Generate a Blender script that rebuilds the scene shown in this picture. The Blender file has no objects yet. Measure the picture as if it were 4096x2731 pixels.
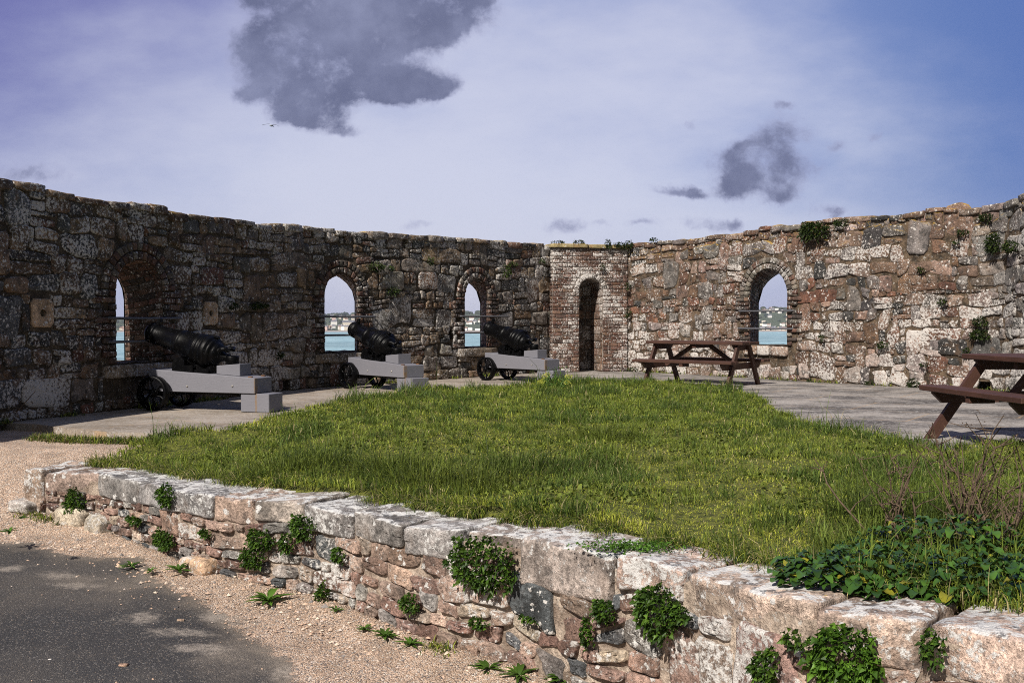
import bpy, math, random
import numpy as np
from mathutils import Vector
rng = np.random.default_rng(11)
random.seed(11)
S = bpy.context.scene
COL = S.collection
PI = math.pi

# ------------------------------------------------------------------ camera
CAMZ, FPX, PCX, PCY = 1.134, 3982.0, 2048.0, 1365.5
PITCH = math.atan(90.0 / FPX)
cam = bpy.data.cameras.new('camera')
cam.lens, cam.sensor_width, cam.clip_end = 35.0, 36.0, 20000
cam.clip_start = 0.05
co = bpy.data.objects.new('camera', cam)
COL.objects.link(co)
co.location = (0, 0, CAMZ)
co.rotation_euler = (PI / 2 - PITCH, 0, 0)
S.camera = co
S.view_settings.view_transform = 'Standard'
S.view_settings.look = 'None'
S.view_settings.exposure = 0.48
S.cycles.filter_width = 1.0
S.cycles.use_denoising = False
S.cycles.max_bounces = 6
S.cycles.use_adaptive_sampling = True
S.cycles.adaptive_threshold = 0.01


def ray(px, py):
    a, b = (px - PCX) / FPX, (PCY - py) / FPX
    c, s = math.cos(PITCH), math.sin(PITCH)
    return np.array([a, c + b * s, -s + b * c])


def gp(px, py, z=0.0):
    """real ground point of a measured photograph pixel at height z"""
    d = ray(px, py)
    t = (z - CAMZ) / d[2]
    return np.array([d[0] * t, d[1] * t, z])


# ------------------------------------------------------------------ noise
def _hash(i, j, k):
    h = (i * 374761393 + j * 668265263 + k * 2147483647 + 1274126177) & 0xFFFFFFFF
    h = ((h ^ (h >> 13)) * 1274126177) & 0xFFFFFFFF
    return ((h ^ (h >> 16)) & 0xFFFF) / 65535.0


def vnoise(P, scale=1.0):
    Q = np.asarray(P, float) * scale
    I = np.floor(Q).astype(np.int64)
    F = Q - I
    F = F * F * (3 - 2 * F)
    r = 0
    for dx in (0, 1):
        for dy in (0, 1):
            for dz in (0, 1):
                w = ((F[..., 0] if dx else 1 - F[..., 0]) * (F[..., 1] if dy else 1 - F[..., 1]) * (F[..., 2] if dz else 1 - F[..., 2]))
                r = r + w * _hash(I[..., 0] + dx, I[..., 1] + dy, I[..., 2] + dz)
    return r * 2 - 1


def fbm(P, scale=1.0, oct=3):
    r, a = 0, 1.0
    for o in range(oct):
        r = r + a * vnoise(np.asarray(P) + 17.3 * o, scale * 2 ** o)
        a *= 0.5
    return r


def sstep(a, b, x):
    t = np.clip((x - a) / (b - a), 0, 1)
    return t * t * (3 - 2 * t)


# ------------------------------------------------------------------ mesh building
class Acc:
    def __init__(s):
        s.V, s.F, s.C, s.M, s.n = [], [], [], [], 0

    def add(s, V, faces, col=(1, 1, 1), moss=0.0, mat=0):
        V = np.asarray(V, float).reshape(-1, 3)
        for f in faces:
            f = np.asarray(f, np.int64)
            if len(f):
                s.F.append((f + s.n, mat))
        s.V.append(V)
        c = np.ones((len(V), 4))
        col = np.asarray(col, float)
        c[:, :3] = col
        c[:, 3] = moss
        s.C.append(c)
        s.n += len(V)

    def build(s, name, mats, parent=None, smooth=True):
        me = bpy.data.meshes.new(name)
        V = np.concatenate(s.V)
        C = np.concatenate(s.C)
        me.vertices.add(len(V))
        me.vertices.foreach_set('co', V.astype(np.float32).ravel())
        li, ls, lt, mi, n = [], [], [], [], 0
        for f, m in s.F:
            k = f.shape[1]
            li.append(f.ravel())
            ls.append(n + np.arange(len(f)) * k)
            lt.append(np.full(len(f), k))
            mi.append(np.full(len(f), m))
            n += f.size
        li, ls, lt, mi = map(np.concatenate, (li, ls, lt, mi))
        me.loops.add(len(li))
        me.loops.foreach_set('vertex_index', li.astype(np.int32))
        me.polygons.add(len(ls))
        me.polygons.foreach_set('loop_start', ls.astype(np.int32))
        me.polygons.foreach_set('material_index', mi.astype(np.int32))
        me.polygons.foreach_set('use_smooth', np.full(len(ls), smooth))
        at = me.attributes.new('Col', 'FLOAT_COLOR', 'POINT')
        at.data.foreach_set('color', C.astype(np.float32).ravel())
        for m in (mats if isinstance(mats, (list, tuple)) else [mats]):
            me.materials.append(m)
        me.update(calc_edges=True)
        me.validate()
        o = bpy.data.objects.new(name, me)
        COL.objects.link(o)
        if parent is not None:
            o.parent = parent
        return o


def tag(o, label=None, cat=None, group=None, kind=None):
    for k, v in (('label', label), ('category', cat), ('group', group), ('kind', kind)):
        if v:
            o[k] = v
    return o


def empty(name, loc=(0, 0, 0), rz=0.0):
    o = bpy.data.objects.new(name, None)
    COL.objects.link(o)
    o.location = loc
    o.rotation_euler = (0, 0, rz)
    o.empty_display_size = 0.2
    return o


def copy_tree(o, parent=None):
    c = o.copy()
    COL.objects.link(c)
    if parent is not None:
        c.parent = parent
    for ch in [x for x in bpy.data.objects if x.parent == o]:
        copy_tree(ch, c)
    return c


def grid_faces(nu, nv, wrap_u=False):
    U = np.arange(nu if wrap_u else nu - 1)
    a, b = np.meshgrid(U, np.arange(nv - 1), indexing='ij')
    a, b = a.ravel(), b.ravel()
    a2 = (a + 1) % nu
    return np.stack([a * nv + b, a2 * nv + b, a2 * nv + b + 1, a * nv + b + 1], -1)


def box(acc, x0, x1, y0, y1, z0, z1, M=None, col=(1, 1, 1), bev=0.0, mat=0, top=None):
    """box, optionally chamfered; top = function(x)->z for a sloping top; M maps (N,3)->(N,3)"""
    b = min(bev, (x1 - x0) * .3, (y1 - y0) * .3, (z1 - z0) * .3)
    xs, ys, zs = (x0, x1), (y0, y1), (z0, z1)
    V, idx = [], {}
    for i in (0, 1):
        for j in (0, 1):
            for k in (0, 1):
                p = np.array([xs[i], ys[j], zs[k]])
                s = np.array([1 - 2 * i, 1 - 2 * j, 1 - 2 * k]) * b
                for a in range(3):
                    q = p + s
                    q[a] = p[a]
                    idx[i, j, k, a] = len(V)
                    V.append(q)
    V = np.array(V)
    Q, T = [], []
    for a in range(3):
        o1, o2 = [x for x in range(3) if x != a]
        for e in (0, 1):
            f = []
            for (u, v) in ((0, 0), (1, 0), (1, 1), (0, 1)):
                c = [0, 0, 0]
                c[a], c[o1], c[o2] = e, u, v
                f.append(idx[c[0], c[1], c[2], a])
            flip = (e == 1) ^ (a == 1)
            Q.append(f if flip else f[::-1])
    if b > 0:
        for a in range(3):  # edges along axis a
            o1, o2 = [x for x in range(3) if x != a]
            for u in (0, 1):
                for v in (0, 1):
                    c0, c1 = [0, 0, 0], [0, 0, 0]
                    c0[o1] = c1[o1] = u
                    c0[o2] = c1[o2] = v
                    c1[a] = 1
                    Q.append([idx[(*c0, o1)], idx[(*c1, o1)], idx[(*c1, o2)], idx[(*c0, o2)]])
        for i in (0, 1):
            for j in (0, 1):
                for k in (0, 1):
                    T.append([idx[i, j, k, 0], idx[i, j, k, 1], idx[i, j, k, 2]])
    Q = np.array(Q)
    ctr = np.array([(x0 + x1) / 2, (y0 + y1) / 2, (z0 + z1) / 2])

    def orient(F):
        out = []
        for f in F:
            n = np.cross(V[f[1]] - V[f[0]], V[f[2]] - V[f[0]])
            out.append(f if n @ (V[f].mean(0) - ctr) > 0 else f[::-1])
        return np.array(out)
    Q = orient(Q)
    F = [Q]
    if T:
        F.append(orient(np.array(T)))
    if top is not None:
        m = V[:, 2] > (z0 + z1) / 2
        V[m, 2] += top(V[m, 0]) - z1
    if M is not None:
        V = M(V)
    acc.add(V, F, col, mat=mat)


def tube(acc, pts, rad, n=8, col=(1, 1, 1), cap=True, mat=0, moss=0.0):
    pts = np.asarray(pts, float)
    rad = np.broadcast_to(np.asarray(rad, float), (len(pts),))
    T = np.gradient(pts, axis=0)
    T /= np.linalg.norm(T, axis=1)[:, None] + 1e-9
    up = np.array([0, 0, 1.0]) if abs(T[0, 2]) < .9 else np.array([1.0, 0, 0])
    A = np.cross(T, up)
    A /= np.linalg.norm(A, axis=1)[:, None] + 1e-9
    B = np.cross(A, T)
    th = np.arange(n) * 2 * PI / n
    V = pts[:, None] + rad[:, None, None] * (A[:, None] * np.cos(th)[None, :, None] + B[:, None] * np.sin(th)[None, :, None])
    m = len(pts)
    F = grid_faces(m, n)
    wrap = np.stack([np.arange(m - 1) * n + n - 1, (np.arange(m - 1) + 1) * n + n - 1, (np.arange(m - 1) + 1) * n, np.arange(m - 1) * n], -1)
    faces = [np.concatenate([F, wrap])]
    if cap:
        faces.append(np.arange(n)[None, ::-1])
        faces.append(((m - 1) * n + np.arange(n))[None])
    acc.add(V.reshape(-1, 3), faces, col, moss, mat)


def lathe(acc, prof, M=None, n=40, col=(1, 1, 1), mat=0):
    """profile (t, r) turned about local x"""
    prof = np.asarray(prof, float)
    th = np.arange(n) * 2 * PI / n
    V = np.stack([np.repeat(prof[:, 0:1], n, 1), prof[:, 1:2] * np.cos(th), prof[:, 1:2] * np.sin(th)], -1)
    m = len(prof)
    F = grid_faces(m, n)
    wrap = np.stack([np.arange(m - 1) * n + n - 1, (np.arange(m - 1) + 1) * n + n - 1, (np.arange(m - 1) + 1) * n, np.arange(m - 1) * n], -1)
    F = np.concatenate([F, wrap])[:, ::-1]
    V = V.reshape(-1, 3)
    if M is not None:
        V = M(V)
    acc.add(V, [F], col, mat=mat)


def _cube_template(n):
    V, idx, F = [], {}, []

    def vid(p):
        k = tuple(np.round(p, 6))
        if k not in idx:
            idx[k] = len(V)
            V.append(p)
        return idx[k]
    L = np.linspace(-1, 1, n + 1)
    for a in range(3):
        for e in (-1, 1):
            o1, o2 = [x for x in range(3) if x != a]
            g = [[None] * (n + 1) for _ in range(n + 1)]
            for i in range(n + 1):
                for j in range(n + 1):
                    p = np.zeros(3)
                    p[a], p[o1], p[o2] = e, L[i], L[j]
                    g[i][j] = vid(p)
            for i in range(n):
                for j in range(n):
                    q = [g[i][j], g[i + 1][j], g[i + 1][j + 1], g[i][j + 1]]
                    F.append(q if (e == 1) ^ (a == 1) else q[::-1])
    return np.array(V), np.array(F)


_CT = {}


def rock(acc, fmap, dims, n=4, rnd=.25, amp=.05, nsc=6, seed=0, col=(1, 1, 1), moss=0.0):
    """rounded, noisy block; fmap maps local (N,3) in +-dims/2 to world"""
    if n not in _CT:
        _CT[n] = _cube_template(n)
    V, F = _CT[n]
    d = np.asarray(dims) / 2
    r = rnd * d.min()
    core = np.clip(V * d, -(d - r), d - r)
    off = V * d - core
    ln = np.linalg.norm(off, axis=1)[:, None]
    P = core + off / np.maximum(ln, 1e-9) * r
    # noise
    nn = np.stack([fbm(P + seed * 3.1 + k * 11.7, nsc, 3) for k in range(3)], -1)
    P = P + nn * amp
    acc.add(fmap(P), [F], col, moss)


# ------------------------------------------------------------------ materials
class NT:
    def __init__(s, mat):
        s.t = mat.node_tree
        s.t.nodes.clear()

    def n(s, typ, **kw):
        x = s.t.nodes.new(typ)
        for k, v in kw.items():
            if k.startswith('_'):
                setattr(x, k[1:], v)
            else:
                key = int(k[1:]) if k[0] == 'i' and k[1:].isdigit() else k.replace('__', ' ')
                s.set(x.inputs[key], v)
        return x

    def set(s, inp, v):
        if isinstance(v, bpy.types.NodeSocket):
            s.t.links.new(v, inp)
        else:
            if inp.type == 'RGBA' and hasattr(v, '__len__') and len(v) == 3:
                v = (*v, 1)
            inp.default_value = v

    def math(s, op, a, b=0.0, c=None, clamp=False):
        x = s.n('ShaderNodeMath', _operation=op, _use_clamp=clamp, i0=a, i1=b)
        if c is not None:
            s.set(x.inputs[2], c)
        return x.outputs[0]

    def vmath(s, op, a, b=(0, 0, 0)):
        x = s.n('ShaderNodeVectorMath', _operation=op, i0=a)
        if op == 'SCALE':
            s.set(x.inputs[3], b)
        else:
            s.set(x.inputs[1], b)
        return x.outputs[1] if op in ('LENGTH', 'DOT_PRODUCT', 'DISTANCE') else x.outputs[0]

    def noise(s, vec, scale, detail=4, rough=.55, col=False, dist=0.0):
        x = s.n('ShaderNodeTexNoise', Vector=vec, Scale=scale, Detail=detail, Roughness=rough, Distortion=dist)
        return x.outputs[1 if col else 0]

    def vor(s, vec, scale, feat='F1', out=0, rnd=1.0):
        x = s.n('ShaderNodeTexVoronoi', _feature=feat, Vector=vec, Scale=scale, Randomness=rnd)
        return x.outputs[out]

    def step(s, v, a, b, lo=0.0, hi=1.0):
        return s.n('ShaderNodeMapRange', _interpolation_type='SMOOTHSTEP', i0=v, i1=a, i2=b, i3=lo, i4=hi).outputs[0]

    def lin(s, v, a, b, lo=0.0, hi=1.0):
        return s.n('ShaderNodeMapRange', i0=v, i1=a, i2=b, i3=lo, i4=hi).outputs[0]

    def mix(s, f, a, b, mode='MIX'):
        x = s.n('ShaderNodeMix', _data_type='RGBA', _blend_type=mode)
        s.set(x.inputs[0], f)
        s.set(x.inputs[6], a)
        s.set(x.inputs[7], b)
        return x.outputs[2]

    def mul(s, col, v):
        return s.vmath('SCALE', col, v)

    def bump(s, h, dist, strength=1.0, prev=None):
        x = s.n('ShaderNodeBump', Height=h, Distance=dist, Strength=strength)
        if prev is not None:
            s.set(x.inputs['Normal'], prev)
        return x.outputs[0]

    def out(s, shader, disp=None):
        o = s.n('ShaderNodeOutputMaterial')
        s.t.links.new(shader, o.inputs[0])

    def pbsdf(s, col, rough=.8, normal=None, spec=.3, metal=0.0, **kw):
        x = s.n('ShaderNodeBsdfPrincipled', Base__Color=col, Roughness=rough, Metallic=metal)
        x.inputs['Specular IOR Level'].default_value = spec
        if normal is not None:
            s.set(x.inputs['Normal'], normal)
        for k, v in kw.items():
            s.set(x.inputs[k.replace('__', ' ')], v)
        return x.outputs[0]

    def pos(s):
        return s.n('ShaderNodeTexCoord').outputs['Object']

    def attr(s, name='Col'):
        return s.n('ShaderNodeAttribute', _attribute_name=name)


def newmat(name):
    m = bpy.data.materials.new(name)
    m.use_nodes = True
    return m, NT(m)


def stone_mat(name, white=.5, dark=.4, ochre=.3, fine=1.0, top_yellow=0.0, wcol=(.62, .61, .58), bump=1.0, contrast=1.0, top_white=0.0, blot=.5, lowwhite=0.0):
    m, t = newmat(name)
    p = t.pos()
    a = t.attr()
    base = a.outputs[0]
    mo = a.outputs['Alpha']                       # per-stone random 0..1
    off = t.n('ShaderNodeCombineXYZ', X=t.math('MULTIPLY', mo, 37.0), Y=t.math('MULTIPLY', mo, 13.0), Z=t.math('MULTIPLY', mo, 23.0)).outputs[0]
    q = t.vmath('ADD', p, off)
    n1 = t.noise(q, 5 * fine, 6, .6)
    n2 = t.noise(q, 42 * fine, 4, .65)
    n3 = t.noise(q, 150 * fine, 2, .6)
    c = t.mul(base, t.lin(n1, .3, .7, 1 - .45 * contrast, 1 + .45 * contrast))
    c = t.mul(c, t.lin(n2, .3, .7, 1 - .4 * contrast, 1 + .4 * contrast))
    c = t.mul(c, t.lin(n3, .3, .7, .62, 1.38))
    # ochre staining
    oc = t.math('MULTIPLY', t.step(t.noise(q, 4.3 * fine, 5, .6), .53, .66), ochre)
    c = t.mix(oc, c, (.2, .105, .045))
    # black crust
    dk = t.math('MULTIPLY', t.step(t.noise(q, 7.5 * fine, 7, .68), .52, .62), dark)
    c = t.mix(dk, c, (.028, .027, .026))
    # white lichen: patch mask x fine breakup, plus round rosettes
    patch = t.math('ADD', t.noise(p, 1.3, 3, .5), t.math('MULTIPLY', t.math('SUBTRACT', mo, .5), .22))
    if lowwhite:      # salt-bleached lichen grows thicker low on this wall
        pz = t.n('ShaderNodeSeparateXYZ', i0=p).outputs[2]
        patch = t.math('ADD', patch, t.math('MULTIPLY', t.step(t.math('ADD', pz, t.math('MULTIPLY', t.noise(p, 1.6, 3), .8)), 1.9, .7), lowwhite))
    thr = t.math('SUBTRACT', .80 - .25 * white, t.math('MULTIPLY', t.math('SUBTRACT', patch, .5), .55))
    wf = t.noise(q, 24 * fine, 6, .72)
    wh = t.step(t.math('SUBTRACT', wf, thr), -.03, .05)
    vsc = 16 * fine
    vd = t.vor(t.vmath('ADD', q, t.vmath('SCALE', t.noise(q, 60, 2, .5, col=True), .03)), vsc, 'F1', 0)
    vc = t.n('ShaderNodeSeparateColor', i0=t.vor(q, vsc, 'F1', 1))
    rad = t.math('MULTIPLY', t.step(vc.outputs[0], 1 - .55 * white, 1.0), .42)
    spot = t.step(t.math('SUBTRACT', rad, vd), 0.0, .06)
    wh = t.math('MAXIMUM', wh, spot)
    bl = t.noise(t.vmath('ADD', q, (3.1, 1.7, 9.2)), 7.5 * fine, 8, .74)
    bthr = t.math('SUBTRACT', .80 - .24 * blot, t.math('MULTIPLY', t.math('SUBTRACT', patch, .5), .4))
    wh = t.math('MAXIMUM', wh, t.math('MULTIPLY', t.step(t.math('SUBTRACT', bl, bthr), -.02, .05), t.lin(wf, .35, .6, .55, 1.0)))
    wc = t.mix(t.noise(q, 90 * fine, 3, .6), tuple(x * .62 for x in wcol), wcol)
    c = t.mix(t.math('MULTIPLY', wh, .92), c, wc)
    geo = t.n('ShaderNodeNewGeometry')
    nz = t.n('ShaderNodeSeparateXYZ', i0=geo.outputs['True Normal']).outputs[2]
    if top_white > 0:
        tw = t.math('MULTIPLY', t.step(nz, .55, .85), t.step(t.noise(p, 9, 6, .7), .5 - .1 * top_white, .56 - .1 * top_white))
        c = t.mix(t.math('MULTIPLY', tw, .95), c, t.mix(t.noise(q, 60, 3), (.42, .41, .4), (.72, .71, .68)))
        dt = t.math('MULTIPLY', t.step(nz, .55, .85), t.step(t.noise(t.vmath('ADD', p, (5, 3, 1)), 13, 6, .75), .56, .62))
        c = t.mix(t.math('MULTIPLY', dt, .8), c, (.07, .07, .075))
        yl = t.math('MULTIPLY', t.step(nz, .2, .6), t.step(t.noise(t.vmath('ADD', p, (1, 9, 2)), 6, 5, .7), .68, .73))
        c = t.mix(yl, c, (.5, .33, .02))
    if top_yellow > 0:
        ty = t.math('MULTIPLY', t.step(nz, .25, .7), t.math('MULTIPLY', t.step(t.n('ShaderNodeSeparateXYZ', i0=p).outputs[2], 2.3, 2.6), t.step(t.noise(p, 5, 5, .65), .56 - .14 * top_yellow, .66 - .14 * top_yellow)))
        c = t.mix(t.math('MULTIPLY', ty, .85), c, t.mix(t.noise(p, 30, 3), (.28, .16, .02), (.42, .27, .03)))
    b = t.bump(n1, .03 * bump, .7)
    b = t.bump(n2, .012 * bump, .8, b)
    b = t.bump(n3, .004 * bump, .7, b)
    b = t.bump(wh, .003, .6, b)
    t.out(t.pbsdf(c, t.lin(n2, .3, .7, .95, .72), b, .25))
    return m


def simple(name, col, rough=.7, var=.25, scale=8, bump=.0, bscale=60, spec=.3, use_attr=False, metal=0.0):
    m, t = newmat(name)
    p = t.pos()
    c = col
    if use_attr:
        c = t.attr().outputs[0]
    c = t.mul(c if use_attr else t.mix(0.0, (*col, 1), (*col, 1)), t.lin(t.noise(p, scale, 6, .6), .3, .7, 1 - var, 1 + var))
    b = t.bump(t.noise(p, bscale, 4, .6), bump) if bump else None
    t.out(t.pbsdf(c, rough, b, spec, metal))
    return m


def leaf_mat(name, gloss=.45, trans=.3):
    m, t = newmat(name)
    p = t.pos()
    c = t.mul(t.attr().outputs[0], t.lin(t.noise(p, 25, 3, .6), .3, .7, .8, 1.2))
    a = t.pbsdf(c, gloss, None, .25)
    b = t.n('ShaderNodeBsdfTranslucent', Color=t.mul(c, 1.3)).outputs[0]
    x = t.n('ShaderNodeMixShader', i0=trans, i1=a, i2=b)
    t.out(x.outputs[0])
    return m


M_LEFT = stone_mat('weathered_shade_toned_stone', white=1.0, dark=.75, ochre=.4, fine=1.25, top_yellow=.5, wcol=(.6, .57, .54), blot=.3, contrast=1.3)  # left wall; its stone colours carry part of the wall's shade
M_RIGHT = stone_mat('sunlit_rubble_stone', white=.84, dark=.7, ochre=.26, fine=1.2, top_yellow=1.0, wcol=(.62, .58, .54), blot=.36, contrast=1.3, lowwhite=.12)
M_LOW = stone_mat('pink_granite', white=.75, dark=.42, ochre=.14, fine=1.25, wcol=(.68, .655, .62), bump=1.3, blot=.8, contrast=1.3)
M_COPING = stone_mat('granite_coping', white=.75, dark=.5, ochre=.16, fine=1.1, top_white=.1, wcol=(.68, .665, .64), bump=1.3, blot=.6, contrast=1.35)
M_BRICK = stone_mat('old_red_brick', white=.8, dark=.65, ochre=.2, fine=1.4, wcol=(.54, .51, .48), bump=.6, blot=.35)
M_PAINTBRICK = stone_mat('brick_with_flaking_white_paint', white=1.02, dark=.55, ochre=.3, fine=1.6, wcol=(.68, .64, .6), bump=.5, blot=.6)


def mortar_mat(name, c1, c2):
    m, t = newmat(name)
    p = t.pos()
    n1 = t.noise(p, 6, 6, .65)
    n2 = t.noise(p, 55, 4, .65)
    c = t.mix(t.step(n1, .35, .65), c1, c2)
    c = t.mul(c, t.lin(n2, .3, .7, .6, 1.4))
    c = t.mix(t.step(t.noise(p, 18, 6, .75), .58, .66, 0, .7), c, (.5, .48, .44))
    t.out(t.pbsdf(c, .95, t.bump(n2, .012, 1, t.bump(n1, .04))))
    return m


M_MORTAR_L = mortar_mat('old_mortar', (.035, .026, .018), (.09, .068, .046))
M_MORTAR_R = mortar_mat('buff_mortar', (.035, .026, .018), (.13, .09, .058))
M_MORTAR_LOW = mortar_mat('sandy_mortar', (.17, .125, .095), (.42, .34, .27))
M_MORTAR_B = mortar_mat('lime_mortar', (.14, .11, .09), (.3, .26, .22))

# ------------------------------------------------------------------ masonry
def poly_round(P, it=1, noise=0.0, midj=0.0):
    P = np.asarray(P, float)
    Q = np.empty((2 * len(P), 2))
    Q[0::2] = P
    e = np.linalg.norm(P - np.roll(P, -1, 0), axis=1)
    Q[1::2] = (P + np.roll(P, -1, 0)) / 2 + rng.normal(0, 1, (len(P), 2)) * (e.min() * midj)
    P = Q
    for _ in range(it):
        N = np.roll(P, -1, 0)
        R = np.empty((2 * len(P), 2))
        R[0::2] = P * .75 + N * .25
        R[1::2] = P * .25 + N * .75
        P = R
    if noise:
        P = P + rng.normal(0, noise, P.shape)
    return P


def add_stone(acc, P, fmap, h, bev, col, rnd, rough=.006, back=.03, it=1, onoise=0.0, hi=False, ang=0.0, midj=0.0):
    P = poly_round(P, it, onoise, midj)
    n = len(P)
    c = P.mean(0)
    size = np.sqrt(abs(np.sum(P[:, 0] * np.roll(P[:, 1], -1) - P[:, 1] * np.roll(P[:, 0], -1)) / 2)) + 1e-6
    tl = rng.normal(0, .35, 2) * ang
    k = min(bev / size * 2, .5)
    rings = [(1.0, -back), (1.0, h * .35), (1 - k * .35, h * .8), (1 - k, h)]
    if hi:
        rings += [(1 - k - (1 - k) * f, h) for f in (.2, .4, .6, .8)]
    else:
        rings += [((1 - k) * .55, h)]
    U, W = [], []
    for (f, w) in rings:
        pts = c + (P - c) * f
        ww = np.full(n, w)
        if w > 0:
            ww = ww + ((pts - c) @ tl) * min(1, w / h) + rng.normal(0, rough * (.5 if hi else 1), n) * (w / h)
        U.append(pts)
        W.append(ww)
    U = np.concatenate(U + [c[None]])
    W = np.concatenate(W + [np.array([h])])
    if hi:
        s3 = np.stack([U[:, 0], U[:, 1], np.full(len(U), rnd * 50)], -1)
        W = W + np.where(W > 0, fbm(s3, 9, 4) * rough * 1.6, 0)
    V = fmap(U[:, 0], U[:, 1], W)
    m = len(rings)
    i = np.arange(n)
    j = (i + 1) % n
    Q = np.concatenate([np.stack([r * n + i, r * n + j, (r + 1) * n + j, (r + 1) * n + i], -1) for r in range(m - 1)])
    T = np.stack([(m - 1) * n + i, (m - 1) * n + j, np.full(n, m * n)], -1)
    acc.add(V, [Q, T], col, rnd)


def pick(pal, w):
    i = rng.choice(len(pal), p=np.array(w) / np.sum(w))
    return np.array(pal[i]) * rng.uniform(.68, 1.3) * (1 + rng.normal(0, .018, 3))


class Path:
    """plan polyline, arc-length parameter, courtyard normal on the right of travel"""
    def __init__(s, pts, res=.1, smooth=True):
        P = np.array(pts, float)
        if smooth:
            Q = []
            E = np.vstack([2 * P[0] - P[1], P, 2 * P[-1] - P[-2]])
            for i in range(1, len(E) - 2):
                for t in np.linspace(0, 1, 12, endpoint=False):
                    a, b, c, d = E[i - 1:i + 3]
                    Q.append(.5 * ((2 * b) + (-a + c) * t + (2 * a - 5 * b + 4 * c - d) * t * t + (-a + 3 * b - 3 * c + d) * t ** 3))
            Q.append(P[-1])
            P = np.array(Q)
        L = np.concatenate([[0], np.cumsum(np.linalg.norm(np.diff(P, axis=0), axis=1))])
        s.len = L[-1]
        s.s = np.linspace(0, s.len, int(s.len / res) + 2)
        s.x = np.interp(s.s, L, P[:, 0])
        s.y = np.interp(s.s, L, P[:, 1])
        T = np.stack([np.gradient(s.x, s.s), np.gradient(s.y, s.s)], -1)
        T /= np.linalg.norm(T, axis=1)[:, None]
        s.T = T

    def xy(s, a):
        ex = np.minimum(a, 0) + np.maximum(a - s.len, 0)
        tx, ty = s.tan(a)
        return np.interp(a, s.s, s.x) + ex * tx, np.interp(a, s.s, s.y) + ex * ty

    def tan(s, a):
        return np.interp(a, s.s, s.T[:, 0]), np.interp(a, s.s, s.T[:, 1])

    def map(s, a, z, w):
        x, y = s.xy(a)
        tx, ty = s.tan(a)
        return np.stack([x + ty * w, y - tx * w, z + 0 * a], -1)

    def at_px(s, px):
        """arc length where the sight line of a photo column meets the path"""
        f = s.x / s.y - (px - PCX) / FPX
        k = np.where(np.sign(f[:-1]) != np.sign(f[1:]))[0]
        if len(k) == 0:
            return None
        k = k[0]
        return s.s[k] + (s.s[k + 1] - s.s[k]) * f[k] / (f[k] - f[k + 1])

    def at(s, px, py):
        a = s.at_px(px)
        if a is None:
            return None
        x, y = s.xy(a)
        d = ray(px, py)
        return a, CAMZ + d[2] / d[1] * y


class Opening:
    def __init__(s, s0, s1, sill, spring, apex, depth, o0=0.0, o1=0.0, ospring=None, oapex=None, pointed=True, band=.34):
        s.s0, s.s1, s.sill, s.spring, s.apex, s.depth = s0, s1, sill, spring, apex, depth
        s.o0, s.o1 = o0, o1
        s.ospring, s.oapex, s.pointed, s.band = ospring or spring, oapex or apex, pointed, band
        s.c, s.hw = (s0 + s1) / 2, (s1 - s0) / 2

    def archz(s, a):
        x = np.clip((a - s.c) / s.hw, -1, 1)
        return s.spring + (s.apex - s.spring) * np.sqrt(np.maximum(1 - x * x, 0))

    def outline(s, outer=False, nj=6, na=20):
        s0, s1 = (s.s0 + s.o0, s.s1 + s.o1) if outer else (s.s0, s.s1)
        sp, ap = (s.ospring, s.oapex) if outer else (s.spring, s.apex)
        c, hw = (s0 + s1) / 2, (s1 - s0) / 2
        th = np.linspace(PI, 0, na + 1)
        if outer and s.pointed:
            x = np.cos(th)
            ax = np.abs(x)
            zz = np.where(ax < 1, (np.sqrt(np.maximum(4 - (1 + ax) ** 2, 0)) / math.sqrt(3)), 0)
        else:
            x, zz = np.cos(th), np.sin(th)
        A = np.stack([c + hw * x, sp + (ap - sp) * zz], -1)
        zl = np.linspace(s.sill, sp, nj + 1)[:-1]
        L = np.stack([np.full(nj, s0), zl], -1)
        R = np.stack([np.full(nj, s1), zl[::-1]], -1)
        return np.concatenate([L, A, R])

    def zone(s, z0, z1):
        """half width around c kept free of rubble between z0 and z1"""
        z = (z0 + z1) / 2
        if z1 < s.sill - .16 or z0 > s.apex + s.band - .1:
            return None
        if z < s.spring:
            return s.hw + s.band * .72
        R = s.apex - s.spring + s.band - .08
        q = 1 - ((z - s.spring) / R) ** 2
        return (s.hw + s.band - .08) * math.sqrt(q) if q > 0 else None


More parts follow.
